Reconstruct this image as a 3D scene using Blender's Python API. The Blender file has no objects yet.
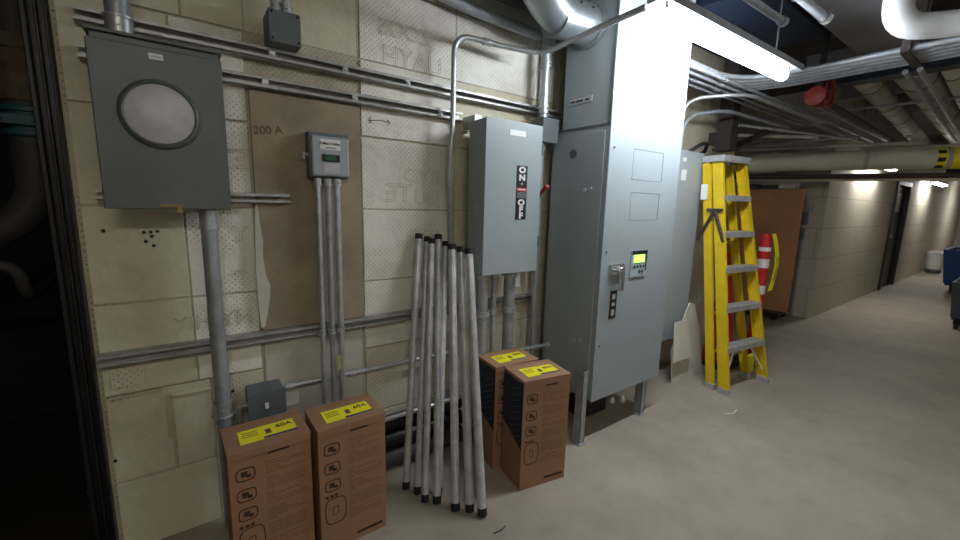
import bpy, bmesh, math, random
from mathutils import Vector, Matrix, Euler
random.seed(7)
S = bpy.context.scene
COL = S.collection
PI = math.pi
W = 1.95            # front face of the back wall

# ------------------------------------------------------------------ materials
def mat(name, col, rough=0.6, metal=0.0, noise=0.0, scale=8.0, bump=0.0, bscale=60.0, col2=None, emit=None, estr=0.0, spec=None):
    m = bpy.data.materials.new(name); m.use_nodes = True
    nt = m.node_tree; b = nt.nodes['Principled BSDF']
    b.inputs['Roughness'].default_value = rough
    b.inputs['Metallic'].default_value = metal
    if spec is not None: b.inputs['Specular IOR Level'].default_value = spec
    c = (*col, 1)
    tc = nt.nodes.new('ShaderNodeTexCoord')
    if noise > 0 or col2:
        n = nt.nodes.new('ShaderNodeTexNoise'); n.inputs['Scale'].default_value = scale; n.inputs['Detail'].default_value = 6
        n.inputs['Roughness'].default_value = 0.65
        nt.links.new(tc.outputs['Object'], n.inputs['Vector'])
        r = nt.nodes.new('ShaderNodeValToRGB')
        a = col2 if col2 else tuple(x * (1 - noise) for x in col)
        r.color_ramp.elements[0].position = 0.36; r.color_ramp.elements[0].color = (*a, 1)
        r.color_ramp.elements[1].position = 0.62; r.color_ramp.elements[1].color = c
        nt.links.new(n.outputs['Fac'], r.inputs['Fac'])
        nt.links.new(r.outputs['Color'], b.inputs['Base Color'])
    else:
        b.inputs['Base Color'].default_value = c
    if bump > 0:
        n2 = nt.nodes.new('ShaderNodeTexNoise'); n2.inputs['Scale'].default_value = bscale; n2.inputs['Detail'].default_value = 4
        nt.links.new(tc.outputs['Object'], n2.inputs['Vector'])
        bp = nt.nodes.new('ShaderNodeBump'); bp.inputs['Strength'].default_value = bump; bp.inputs['Distance'].default_value = 0.01
        nt.links.new(n2.outputs['Fac'], bp.inputs['Height']); nt.links.new(bp.outputs['Normal'], b.inputs['Normal'])
    if emit:
        b.inputs['Emission Color'].default_value = (*emit, 1); b.inputs['Emission Strength'].default_value = estr
    return m

def wall_mat(name, base, dark, dots=True):
    """cast wall: mottled cream paint, with the small dimples a waffle-faced form left in patches"""
    m = bpy.data.materials.new(name); m.use_nodes = True
    nt = m.node_tree; N = nt.nodes.new; L = nt.links.new
    b = nt.nodes['Principled BSDF']; b.inputs['Roughness'].default_value = 0.82
    tc = N('ShaderNodeTexCoord')
    n = N('ShaderNodeTexNoise'); n.inputs['Scale'].default_value = 3.2; n.inputs['Detail'].default_value = 9; n.inputs['Roughness'].default_value = 0.7
    L(tc.outputs['Object'], n.inputs['Vector'])
    r = N('ShaderNodeValToRGB'); r.color_ramp.elements[0].position = 0.3; r.color_ramp.elements[0].color = (*dark, 1)
    r.color_ramp.elements[1].position = 0.55; r.color_ramp.elements[1].color = (*base, 1)
    L(n.outputs['Fac'], r.inputs['Fac'])
    last = r.outputs['Color']
    nb = N('ShaderNodeTexNoise'); nb.inputs['Scale'].default_value = 35; nb.inputs['Detail'].default_value = 5
    L(tc.outputs['Object'], nb.inputs['Vector'])
    height = nb.outputs['Fac']
    if dots:
        mp = N('ShaderNodeMapping'); mp.inputs['Rotation'].default_value = (0, math.radians(45), 0)
        L(tc.outputs['Object'], mp.inputs['Vector'])
        sep = N('ShaderNodeSeparateXYZ'); L(mp.outputs['Vector'], sep.inputs[0])
        P = 0.0165
        def wrap(o):
            a = N('ShaderNodeMath'); a.operation = 'PINGPONG'; a.inputs[1].default_value = P / 2; L(o, a.inputs[0])
            c = N('ShaderNodeMath'); c.operation = 'MULTIPLY'; L(a.outputs[0], c.inputs[0]); L(a.outputs[0], c.inputs[1]); return c.outputs[0]
        ad = N('ShaderNodeMath'); ad.operation = 'ADD'; L(wrap(sep.outputs['X']), ad.inputs[0]); L(wrap(sep.outputs['Z']), ad.inputs[1])
        sq = N('ShaderNodeMath'); sq.operation = 'SQRT'; L(ad.outputs[0], sq.inputs[0])
        mr = N('ShaderNodeMapRange'); mr.inputs['From Min'].default_value = 0.0022; mr.inputs['From Max'].default_value = 0.0045
        mr.inputs['To Min'].default_value = 1; mr.inputs['To Max'].default_value = 0
        L(sq.outputs[0], mr.inputs['Value'])
        pn = N('ShaderNodeTexNoise'); pn.inputs['Scale'].default_value = 2.6; pn.inputs['Detail'].default_value = 3
        mp2 = N('ShaderNodeMapping'); mp2.inputs['Location'].default_value = (3.3, 0, 1.7); L(tc.outputs['Object'], mp2.inputs['Vector']); L(mp2.outputs['Vector'], pn.inputs['Vector'])
        pr = N('ShaderNodeMapRange'); pr.inputs['From Min'].default_value = 0.44; pr.inputs['From Max'].default_value = 0.50; L(pn.outputs['Fac'], pr.inputs['Value'])
        mu = N('ShaderNodeMath'); mu.operation = 'MULTIPLY'; L(mr.outputs[0], mu.inputs[0]); L(pr.outputs[0], mu.inputs[1])
        mx = N('ShaderNodeMixRGB'); mx.blend_type = 'MIX'; mx.inputs['Color2'].default_value = (dark[0] * .55, dark[1] * .55, dark[2] * .5, 1)
        m7 = N('ShaderNodeMath'); m7.operation = 'MULTIPLY'; m7.inputs[1].default_value = 0.42; L(mu.outputs[0], m7.inputs[0])
        L(m7.outputs[0], mx.inputs['Fac']); L(last, mx.inputs['Color1']); last = mx.outputs['Color']
        sb = N('ShaderNodeMath'); sb.operation = 'SUBTRACT'; L(height, sb.inputs[0]); L(mu.outputs[0], sb.inputs[1]); height = sb.outputs[0]
    L(last, b.inputs['Base Color'])
    bp = N('ShaderNodeBump'); bp.inputs['Strength'].default_value = 0.5; bp.inputs['Distance'].default_value = 0.006
    L(height, bp.inputs['Height']); L(bp.outputs['Normal'], b.inputs['Normal'])
    return m

def brick_mat(name, c1, c2, mortar, scale=1.0):
    m = bpy.data.materials.new(name); m.use_nodes = True
    nt = m.node_tree; N = nt.nodes.new; L = nt.links.new
    b = nt.nodes['Principled BSDF']; b.inputs['Roughness'].default_value = 0.75
    tc = N('ShaderNodeTexCoord'); sep = N('ShaderNodeSeparateXYZ'); L(tc.outputs['Object'], sep.inputs[0])
    ad = N('ShaderNodeMath'); L(sep.outputs['X'], ad.inputs[0]); L(sep.outputs['Y'], ad.inputs[1])
    cb = N('ShaderNodeCombineXYZ'); L(ad.outputs[0], cb.inputs[0]); L(sep.outputs['Z'], cb.inputs[1])
    br = N('ShaderNodeTexBrick'); br.inputs['Scale'].default_value = scale
    br.inputs['Brick Width'].default_value = 0.8; br.inputs['Row Height'].default_value = 0.4; br.inputs['Mortar Size'].default_value = 0.008
    br.inputs['Color1'].default_value = (*c1, 1); br.inputs['Color2'].default_value = (*c2, 1); br.inputs['Mortar'].default_value = (*mortar, 1)
    L(cb.outputs[0], br.inputs['Vector']); L(br.outputs['Color'], b.inputs['Base Color'])
    return m

M = {}
M['wall'] = wall_mat('cast_wall', (.55, .50, .37), (.36, .32, .22))
M['panel'] = wall_mat('cast_wall_panel', (.68, .64, .51), (.50, .46, .35))
M['panelwhite'] = wall_mat('cast_wall_panel_white', (.86, .83, .75), (.66, .62, .53))
M['panelplain'] = wall_mat('cast_wall_panel_plain', (.66, .62, .47), (.50, .46, .33), dots=False)
M['patch'] = mat('white_paint', (.62, .60, .52), .75, noise=.15, scale=6)
M['plaster'] = mat('pale_plaster', (.60, .56, .47), .8, noise=.25, scale=4, bump=.3, bscale=25)
M['floor'] = None
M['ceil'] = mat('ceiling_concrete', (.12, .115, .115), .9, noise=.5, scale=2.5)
M['black'] = mat('black_plastic', (.012, .012, .013), .45)
M['rubber'] = mat('rubber', (.015, .015, .016), .8)
M['darkroom'] = mat('painted_shade_wall', (.012, .012, .013), .85, noise=.3)  # near-black wall colour stands in for the darkness of the unlit left room
M['darkfloor'] = mat('painted_shade_floor', (.018, .015, .013), .9, noise=.4, scale=5)  # shade of the left room is put into this floor colour
M['jamb'] = mat('dark_steel', (.03, .03, .032), .42, metal=.6, noise=.3, scale=10)
M['galv'] = mat('galvanised_steel', (.62, .65, .67), .38, metal=.6, noise=.25, scale=14)
M['galvdull'] = mat('dull_galvanised_steel', (.42, .45, .48), .5, metal=.4, noise=.3, scale=16)
M['galvduct'] = mat('galvanised_duct', (.56, .62, .64), .3, metal=.9, noise=.2, scale=12)
M['strut'] = mat('strut_steel', (.50, .50, .48), .45, metal=.45, noise=.3, scale=18)
M['slot'] = mat('slot_dark', (.03, .03, .03), .8)
M['meter'] = mat('dark_grey_enamel', (.12, .14, .14), .45, noise=.18, scale=5)
M['metercover'] = mat('brushed_plate', (.55, .55, .57), .5, metal=.2, noise=.15, scale=25)
M['gbox'] = mat('grey_enamel_dark', (.13, .155, .165), .5, noise=.1)
M['enamel'] = mat('light_grey_enamel', (.35, .40, .415), .38, noise=.06, scale=2)
M['enamelside'] = M['enamel']
M['cab'] = mat('cabinet_enamel', (.335, .38, .40), .4, noise=.06, scale=2)
M['cabdark'] = mat('cabinet_seam', (.10, .12, .13), .6)
M['white'] = mat('white_label', (.78, .79, .78), .5)
M['offwhite'] = mat('off_white', (.62, .60, .52), .6, noise=.1)
M['ink'] = mat('black_ink', (.015, .015, .015), .6)
M['red'] = mat('red_plastic', (.55, .02, .02), .4)
M['redlabel'] = mat('red_ink', (.5, .04, .05), .5)
M['darkred'] = mat('red_iron', (.35, .035, .025), .5, noise=.3)
M['yellow'] = mat('yellow_fibreglass', (.80, .56, .015), .42, noise=.14, scale=9)
M['ylabel'] = mat('yellow_label', (.95, .86, .02), .5)
M['purple'] = mat('purple_ink', (.05, .03, .16), .5)
M['alu'] = mat('aluminium', (.55, .55, .56), .45, metal=.4, noise=.2, scale=20)
M['card'] = mat('cardboard', (.34, .185, .105), .75, noise=.1, scale=5)
M['cardprint'] = mat('carton_print', (.16, .075, .04), .8)
M['cardink'] = mat('carton_ink', (.05, .026, .018), .8)
M['navy'] = mat('navy_print', (.018, .022, .035), .6, noise=.5, scale=30)
M['navyline'] = mat('navy_print_line', (.06, .07, .09), .6)
M['ply'] = mat('plywood', (.36, .29, .20), .8, noise=.3, scale=5, bump=.15)
M['brown'] = mat('brown_board', (.58, .28, .125), .6, noise=.14, scale=2)
M['lcd'] = mat('lcd_green', (.02, .12, .05), .3)
M['lcdlit'] = mat('lcd_lit', (.3, .6, .1), .3, emit=(.55, 1., .15), estr=1.1)
M['chrome'] = mat('chrome', (.75, .76, .78), .18, metal=.95)
M['keypad'] = mat('keypad', (.36, .44, .46), .5)
M['insul'] = mat('pipe_insulation', (.80, .76, .62), .65, noise=.15, scale=5)
M['insul2'] = mat('grey_pipe_insulation', (.58, .56, .50), .7, noise=.3, scale=6)
M['insulwhite'] = mat('white_pvc_jacket', (.72, .72, .72), .5, noise=.1)
M['duct'] = mat('dull_duct', (.30, .29, .30), .6, noise=.15, scale=3)
M['bluebeam'] = mat('blue_steel', (.02, .035, .07), .55, noise=.3)
M['brownbeam'] = mat('brown_steel', (.07, .03, .018), .6, noise=.3)
M['steeldark'] = mat('brown_black_steel', (.05, .035, .035), .6, noise=.3)
M['teal'] = mat('teal_iron', (.02, .11, .12), .5, noise=.2)
M['rust'] = mat('tan_wrap', (.17, .11, .065), .7, noise=.5, scale=14)
M['pipegrey'] = mat('dark_grey_pipe', (.05, .05, .05), .6)
M['block'] = brick_mat('block_wall', (.58, .53, .43), (.55, .50, .405), (.42, .385, .30), 1.0)
M['blue'] = mat('blue_plastic', (.012, .06, .20), .5)
M['greybin'] = mat('grey_plastic', (.08, .10, .11), .6)
M['lamp'] = mat('lamp_lens', (.9, .9, .9), .5, emit=(.86, .93, 1.0), estr=74)
M['lampfar'] = mat('lamp_lens_far', (.9, .9, .9), .5, emit=(1.0, .98, .94), estr=34)
M['lampfill'] = mat('lamp_lens_fill', (.9, .9, .9), .5, emit=(1.0, .95, .88), estr=11)
M['lampbehind'] = mat('lamp_lens_warm', (.9, .9, .9), .5, emit=(1.0, .94, .84), estr=34)

def floor_material():
    m = bpy.data.materials.new('concrete_floor'); m.use_nodes = True
    nt = m.node_tree; N = nt.nodes.new; L = nt.links.new
    b = nt.nodes['Principled BSDF']; b.inputs['Roughness'].default_value = .62; b.inputs['Specular IOR Level'].default_value = .3
    tc = N('ShaderNodeTexCoord')
    n = N('ShaderNodeTexNoise'); n.inputs['Scale'].default_value = 1.3; n.inputs['Detail'].default_value = 10; n.inputs['Roughness'].default_value = .68
    L(tc.outputs['Object'], n.inputs['Vector'])
    r = N('ShaderNodeValToRGB'); e = r.color_ramp.elements
    e[0].position = .3; e[0].color = (.29, .245, .195, 1); e[1].position = .66; e[1].color = (.42, .36, .29, 1)
    L(n.outputs['Fac'], r.inputs['Fac'])
    v = N('ShaderNodeTexNoise'); v.inputs['Scale'].default_value = 9; v.inputs['Detail'].default_value = 8; v.inputs['Distortion'].default_value = .3
    L(tc.outputs['Object'], v.inputs['Vector'])
    r2 = N('ShaderNodeValToRGB'); e = r2.color_ramp.elements
    e[0].position = .25; e[0].color = (.86, .85, .82, 1); e[1].position = .45; e[1].color = (1, 1, 1, 1)
    L(v.outputs['Fac'], r2.inputs['Fac'])
    mx = N('ShaderNodeMixRGB'); mx.blend_type = 'MULTIPLY'; mx.inputs['Fac'].default_value = .8
    L(r.outputs['Color'], mx.inputs['Color1']); L(r2.outputs['Color'], mx.inputs['Color2']); L(mx.outputs['Color'], b.inputs['Base Color'])
    bp = N('ShaderNodeBump'); bp.inputs['Strength'].default_value = .15; bp.inputs['Distance'].default_value = .004
    L(v.outputs['Fac'], bp.inputs['Height']); L(bp.outputs['Normal'], b.inputs['Normal'])
    return m
M['floor'] = floor_material()

# ------------------------------------------------------------------ mesh helpers
class MB:
    def __init__(s): s.bm = bmesh.new()
    def box(s, x0, x1, y0, y1, z0, z1, mtx=None):
        r = bmesh.ops.create_cube(s.bm, size=1)
        m = Matrix.Translation(((x0 + x1) / 2, (y0 + y1) / 2, (z0 + z1) / 2)) @ Matrix.Diagonal((abs(x1 - x0), abs(y1 - y0), abs(z1 - z0), 1))
        if mtx is not None: m = mtx @ m
        bmesh.ops.transform(s.bm, matrix=m, verts=r['verts']); return s
    def cyl(s, a, b, r, r2=None, n=16):
        a, b = Vector(a), Vector(b); d = b - a
        q = d.to_track_quat('Z', 'Y').to_matrix().to_4x4()
        r_ = bmesh.ops.create_cone(s.bm, cap_ends=True, segments=n, radius1=r, radius2=r if r2 is None else r2, depth=d.length)
        bmesh.ops.transform(s.bm, matrix=Matrix.Translation((a + b) / 2) @ q, verts=r_['verts']); return s
    def tube(s, pts, r, n=12, bend=0.0, seg=7):
        """round bar along a path; corners are rounded with the given bend radius"""
        P = [Vector(p) for p in pts]
        if bend > 0 and len(P) > 2:
            Q = [P[0]]
            for i in range(1, len(P) - 1):
                u, v = (P[i - 1] - P[i]), (P[i + 1] - P[i])
                k = min(bend, u.length * .48, v.length * .48)
                a, c = P[i] + u.normalized() * k, P[i] + v.normalized() * k
                for t in range(seg + 1):
                    t /= seg; Q.append(a * (1 - t) ** 2 + P[i] * 2 * t * (1 - t) + c * t * t)
            Q.append(P[-1]); P = Q
        rings = []; up = None
        for i, p in enumerate(P):
            t = (P[min(i + 1, len(P) - 1)] - P[max(i - 1, 0)]).normalized()
            if up is None:
                up = Vector((0, 0, 1)) if abs(t.z) < .9 else Vector((0, 1, 0))
            x = up.cross(t)
            if x.length < 1e-5: x = Vector((1, 0, 0)).cross(t)
            x.normalize(); y = t.cross(x); up = y
            rings.append([s.bm.verts.new(p + x * r * math.cos(2 * PI * k / n) + y * r * math.sin(2 * PI * k / n)) for k in range(n)])
        for a, b in zip(rings, rings[1:]):
            for k in range(n): s.bm.faces.new((a[k], a[(k + 1) % n], b[(k + 1) % n], b[k]))
        s.bm.faces.new(rings[0][::-1]); s.bm.faces.new(rings[-1]); return s
    def lathe(s, prof, n=32, mtx=None):
        """prof: (radius, height) pairs turned about Z"""
        rings = []
        for r, z in prof:
            rings.append([s.bm.verts.new(Vector((r * math.cos(2 * PI * k / n), r * math.sin(2 * PI * k / n), z))) for k in range(n)])
        vs = [v for q in rings for v in q]
        for a, b in zip(rings, rings[1:]):
            for k in range(n): s.bm.faces.new((a[k], a[(k + 1) % n], b[(k + 1) % n], b[k]))
        s.bm.faces.new(rings[0][::-1]); s.bm.faces.new(rings[-1])
        if mtx is not None: bmesh.ops.transform(s.bm, matrix=mtx, verts=vs)
        return s
    def poly(s, pts, d):
        """flat outline given thickness d (a vector)"""
        d = Vector(d); a = [s.bm.verts.new(Vector(p)) for p in pts]; b = [s.bm.verts.new(Vector(p) + d) for p in pts]
        s.bm.faces.new(a[::-1]); s.bm.faces.new(b)
        n = len(a)
        for i in range(n): s.bm.faces.new((a[i], a[(i + 1) % n], b[(i + 1) % n], b[i]))
        return s
    def build(s, name, m, parent=None, bevel=0.0, smooth=True, rel=None):
        bmesh.ops.remove_doubles(s.bm, verts=s.bm.verts, dist=1e-6)
        bmesh.ops.recalc_face_normals(s.bm, faces=s.bm.faces)
        me = bpy.data.meshes.new(name)
        if rel is not None: bmesh.ops.translate(s.bm, verts=s.bm.verts, vec=-Vector(rel))
        s.bm.to_mesh(me); s.bm.free()
        o = bpy.data.objects.new(name, me); COL.objects.link(o); me.materials.append(m)
        if rel is not None: o.location = rel
        if smooth:
            for p in me.polygons: p.use_smooth = True
            me.set_sharp_from_angle(angle=math.radians(38))
        if bevel > 0:
            b = o.modifiers.new('Bevel', 'BEVEL'); b.width = bevel; b.segments = 2; b.limit_method = 'ANGLE'; b.angle_limit = math.radians(40)
            b.harden_normals = True
        if parent is not None: adopt(o, parent)
        return o

def adopt(o, parent):
    """parent o, keeping world-space geometry where it was modelled"""
    o.parent = parent
    p = parent; m = Matrix.Identity(4)
    while p is not None:
        m = (Matrix.Translation(p.location) @ p.rotation_euler.to_matrix().to_4x4() @ Matrix.Diagonal((*p.scale, 1))) @ m if False else m
        p = None
    o.matrix_parent_inverse = wm(parent).inverted()

def wm(o):
    m = Matrix.LocRotScale(o.location, o.rotation_euler, o.scale)
    if o.parent is not None: m = wm(o.parent) @ o.matrix_parent_inverse @ m
    return m

def tag(o, label, cat, group=None):
    o['label'] = label; o['category'] = cat
    if group: o['group'] = group
    return o
def struct(o): o['kind'] = 'structure'; return o
def empty(name, loc, label, cat, group=None, rz=0.0):
    o = bpy.data.objects.new(name, None); COL.objects.link(o); o.location = loc; o.rotation_euler = (0, 0, rz)
    o.empty_display_size = .1
    return tag(o, label, cat, group)

def text(body, size, origin, xdir, ydir, m, parent, name='lettering', ext=0.0008, align='CENTER', outline=0.0, sx=1.0, world=True, bold=0.0):
    """raised lettering: xdir runs along the line, ydir up the letters"""
    c = bpy.data.curves.new(name, 'FONT'); c.body = body; c.size = size; c.align_x = align; c.align_y = 'CENTER'
    if outline: c.fill_mode = 'NONE'; c.bevel_depth = outline; c.bevel_resolution = 1
    else: c.extrude = ext; c.offset = bold
    t = bpy.data.objects.new(name, c); COL.objects.link(t)
    dg = bpy.context.evaluated_depsgraph_get()
    me = bpy.data.meshes.new_from_object(t.evaluated_get(dg)); bpy.data.objects.remove(t)
    x = Vector(xdir).normalized(); y = Vector(ydir).normalized(); z = x.cross(y)
    mm = Matrix((x * sx, y, z)).transposed().to_4x4(); mm.translation = Vector(origin)
    me.transform(mm)
    me.materials.clear(); me.materials.append(m)
    o = bpy.data.objects.new(name, me); COL.objects.link(o)
    adopt(o, parent) if world else setattr(o, 'parent', parent)
    return o

def copy_tree(o, parent=None):
    c = o.copy(); COL.objects.link(c)
    if parent is not None: c.parent = parent; c.matrix_parent_inverse = o.matrix_parent_inverse.copy()
    for ch in list(o.children): copy_tree(ch, c)
    return c

# ------------------------------------------------------------------ camera
cam = bpy.data.cameras.new('camera'); co = bpy.data.objects.new('camera', cam); COL.objects.link(co)
cam.sensor_width = 36; cam.lens = 407.0 / 960 * 36; cam.clip_start = .02; cam.clip_end = 100
yaw, pit, rol = -.62806, -.16084, .02609
Rz = Matrix.Rotation(yaw, 4, 'Z'); Rx = Matrix.Rotation(PI / 2 + pit, 4, 'X'); Rr = Matrix.Rotation(rol, 4, 'Z')
co.matrix_world = Matrix.Translation((0, 0, 1.4)) @ Rz @ Rx @ Rr
S.camera = co

# ------------------------------------------------------------------ setting
CZ = 2.95
struct(MB().box(-.33, 24, -2.0, 3.5, -.1, 0).build('floor', M['floor'], smooth=False))
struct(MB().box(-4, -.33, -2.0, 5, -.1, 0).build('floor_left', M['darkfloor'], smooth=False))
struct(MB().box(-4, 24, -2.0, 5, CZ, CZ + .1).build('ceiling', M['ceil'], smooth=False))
# back wall: slab with slightly proud cast panels so that the seams between the form boards show
wl = MB().box(-.30, 4.55, W, W + .2, 0, CZ)
wall = struct(wl.build('wall_back', M['wall'], smooth=False))
pns = {'panel': MB(), 'panelwhite': MB(), 'panelplain': MB()}
def wpanel(x0, x1, z0, z1, t=.006, m_='panel'):
    pns[m_].box(x0 + .003, x1 - .003, W - t, W + .001, z0 + .004, z1 - .004)
zr = [.0, .30, .655, 1.005, 1.36, 1.70, 2.04, 2.38, 2.72, CZ]
for i in range(len(zr) - 1):
    z0, z1 = zr[i], zr[i + 1]
    t = random.choice((.005, .008, .010))
    if z1 <= .79 or z0 >= 1.83:
        wpanel(-.29, .04, z0, z1, t, 'panelplain'); wpanel(.04, .24, z0, z1, t, 'panel' if z1 < 1.8 else 'panelplain')
        wpanel(.24, .69, z0, z1, random.choice((.005, .009)), 'panel' if z1 < 1.8 else 'panelplain')
    else:
        wpanel(-.29, .0, z0, z1, t, 'panelplain'); wpanel(.0, .235, z0, z1, t, 'panelwhite' if z1 > 1. else 'panel')
    wpanel(.70, 1.22, z0, z1, random.choice((.006, .010)), 'panelwhite' if z0 > .5 else 'panel')
    wpanel(1.22, 1.95, z0, z1, random.choice((.005, .008)), 'panelwhite' if z0 > 1.9 else 'panelplain')
for k_, b_ in pns.items(): b_.build('wall_panel', M[k_], wall, bevel=.003, smooth=False)
# white paint patch under the board, paint run along its left edge, small painted-over plates
pp = MB()
pp.box(.245, .685, W - .013, W - .004, .30, .785)
po = pp.build('white_paint_patch', M['patch'], wall, bevel=.002, smooth=False); po['label'] = 'white painted patch under the plywood board'
run = [(.243, 1.40), (.236, 1.3), (.228, 1.1), (.230, .95), (.236, .845), (.250, .85), (.262, .90), (.275, .97), (.279, 1.03), (.264, 1.08), (.258, 1.16), (.262, 1.22), (.254, 1.30), (.250, 1.36)]
MB().poly([(x, W - .031, z) for x, z in run], (0, .02, 0)).build('paint_run', M['patch'], wall, smooth=False)
MB().box(-.265, -.165, W - .016, W - .006, .685, .765).build('painted_plate', M['panel'], wall, bevel=.002, smooth=False)
bx = MB()
for x0, z0, x1, z1 in ((-.103, .62, -.09, .30), (-.115, .62, -.105, .44), (-.10, .61, .10, .605), (-.28, .64, -.12, .655)):
    bx.box(min(x0, x1), max(x0, x1), W - .013, W - .008, min(z0, z1), max(z0, z1))
bx.build('scored_line', M['wall'], wall, smooth=False)
hl = MB()
for x, z in ((-.235, 1.272), (-.125, 1.265), (-.105, 1.266), (-.085, 1.268), (-.103, 1.250), (-.122, 1.232), (-.100, 1.215), (-.28, .40), (.115, .58)):
    hl.cyl((x, W - .0125, z), (x, W - .008, z), .006, n=10)
hl.build('drilled_hole', M['ink'], wall, smooth=False)
def emboss(body, size, x, z, mirror=True, sx=1.0):
    o = text(body, size, (x, W - .012, z), (1, 0, 0), (0, 0, 1), M['panel'], wall, outline=.0014, sx=-sx if mirror else sx)
    return o
emboss('ZOOS', .10, .93, 2.20); emboss('UAYH', .12, .97, 2.08)
emboss('RYD', .10, 1.02, 1.53, sx=1.1); emboss('JBU', .10, 1.05, 1.42)
emboss('TE', .13, .89, 1.44); emboss('JEYP', .09, 1.03, 1.22, sx=1.1)
emboss('Y', .09, .185, 1.25); emboss('L', .10, .18, 1.12); emboss('HY', .09, .15, .90); emboss('ET', .11, .175, 1.55)
emboss('HIY', .08, .0, .90); emboss('E', .13, .06, .52)
ar = MB().tube([(.74, W - .012, 1.775), (.79, W - .012, 1.783), (.84, W - .012, 1.778)], .0015, n=6)
ar.tube([(.83, W - .012, 1.79), (.845, W - .012, 1.778), (.83, W - .012, 1.766)], .0015, n=6).tube([(.75, W - .012, 1.79), (.738, W - .012, 1.775), (.752, W - .012, 1.765)], .0015, n=6)
ar.build('pencil_arrow', M['ink'], wall)

# recess and corridor walls beyond
struct(MB().box(4.55, 6.66, 3.2, 3.4, 0, CZ).box(4.35, 4.55, W + .2, 3.4, 0, CZ).build('wall_recess', M['plaster'], smooth=False))
struct(MB().box(6.66, 10.42, 1.69, 1.9, 0, CZ).box(11.64, 20.2, 1.69, 1.9, 0, CZ).box(10.42, 11.64, 1.69, 1.9, 2.02, CZ).box(6.66, 6.86, 1.9, 3.4, 0, CZ)
       .build('wall_corridor', M['block'], smooth=False))
struct(MB().box(20.2, 20.4, -2, 2.2, 0, CZ).build('wall_end', M['plaster'], smooth=False))
struct(MB().box(-4, 24, -2.1, -1.9, 0, CZ).build('wall_front', M['block'], smooth=False))
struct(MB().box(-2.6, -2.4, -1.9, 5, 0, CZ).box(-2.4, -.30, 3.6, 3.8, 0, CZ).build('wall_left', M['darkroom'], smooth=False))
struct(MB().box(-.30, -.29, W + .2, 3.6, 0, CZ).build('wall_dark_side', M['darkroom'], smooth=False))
# dark steel door
d = struct(MB().box(10.5, 11.56, 1.73, 1.78, .01, 1.94).build('door_1', M['jamb'], smooth=False))
f = MB().box(10.42, 10.5, 1.66, 1.8, 0, 2.02).box(11.56, 11.64, 1.66, 1.8, 0, 2.02).box(10.5, 11.56, 1.66, 1.8, 1.94, 2.02).build('door_frame', M['black'], d, smooth=False)
MB().cyl((10.62, 1.66, 1.0), (10.62, 1.73, 1.0), .03).build('door_handle', M['galv'], d)
MB().box(10.85, 11.2, 1.72, 1.735, 1.45, 1.8).build('door_pane', M['metercover'], d, smooth=False)
d2 = struct(MB().box(20.12, 20.19, .35, 1.25, .01, 2.1).build('door_2', M['brownbeam'], smooth=False))
MB().box(20.1, 20.13, .55, 1.1, 1.2, 1.8).build('door_pane', mat('yellowed_glass', (.5, .47, .25), .4), d2, smooth=False)
# roll-door guide at the left end of the wall
tr = MB()
tr.box(-.355, -.30, 1.93, 2.14, 0, CZ)
tr.box(-.308, -.300, 1.905, 1.93, 0, CZ).box(-.330, -.322, 1.905, 1.93, 0, CZ).box(-.358, -.345, 1.895, 1.93, 0, CZ)
struct(tr.build('trim_1', M['jamb'], bevel=.003))

# ------------------------------------------------------------------ dark room pipe on the left
p = empty('waste_pipe', (-.52, 2.5, 0), 'thick dark pipe with tan wrap and teal clamp in the dark space at left', 'pipe')
MB().tube([(-.49, 2.5, CZ - .01), (-.49, 2.5, 1.28), (-.95, 2.5, 1.12)], .062, n=24, bend=.2).build('pipe', M['pipegrey'], p)
MB().cyl((-.485, 2.5, 1.76), (-.485, 2.5, 1.95), .072, n=24).cyl((-.5, 2.5, 1.95), (-.5, 2.5, 2.0), .085, n=24).build('pipe_wrap', M['rust'], p)
cp = MB().cyl((-.485, 2.5, 1.62), (-.485, 2.5, 1.74), .074, n=24)
for z in (1.635, 1.68, 1.725): cp.cyl((-.485, 2.5, z - .01), (-.485, 2.5, z + .01), .084, n=24)
for a in (-.05, .05): cp.cyl((-.5 + a, 2.39, 1.68), (-.5 + a, 2.45, 1.68), .012, n=8)
cp.box(-.59, -.41, 2.4, 2.43, 1.66, 1.70).build('coupling_clamp', M['teal'], p, bevel=.003)
t = tag(MB().tube([(-.95, 2.35, 1.10), (-.55, 2.35, 1.12), (-.54, 2.38, .98), (-.60, 3.59, .95)], .022, n=12, bend=.1).build('drain_pipe', M['pipegrey']),
        'thin dark pipe below the teal-clamped pipe in the dark space', 'pipe')
t = tag(MB().tube([(-.405, 2.2, .012), (-.41, 2.2, .17)], .006, n=8).build('dowel', M['offwhite']), 'thin pale stick standing in the dark just left of the wall', 'stick')

# ------------------------------------------------------------------ strut rails on the wall
def strut(x0, x1, zc, label, h=.045, d=.041, yb=W - .012, slot=True, clips=()):
    y1, y0 = yb, yb - d
    z0, z1 = zc - h / 2, zc + h / 2; t = .003
    b = MB().box(x0, x1, y1 - t, y1, z0, z1).box(x0, x1, y0, y1, z1 - t, z1).box(x0, x1, y0, y1, z0, z0 + t)
    b.box(x0, x1, y0, y0 + t, z1 - .012, z1).box(x0, x1, y0, y0 + t, z0, z0 + .012)
    o = tag(b.build('strut_rail', M['strut'], smooth=False), label, 'rail')
    if clips:
        for x in clips:
            k = MB(); k.box(x - .012, x + .012, y0 - .002, y0 + .02, zc - .010, zc + .010).cyl((x, y0 - .010, zc), (x, y0, zc), .008, n=6)
            k.build('spring_nut', M['galv'], o)
    return o
strut(-.24, 2.02, 1.967, 'long slotted strut rail across the wall, topmost, over the large meter cabinet', clips=(.33, .62, .92))
strut(-.24, 1.24, 1.855, 'slotted strut rail second from the top, running behind the meter cabinet to the bent conduit', clips=(.30, .66, 1.10))
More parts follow.
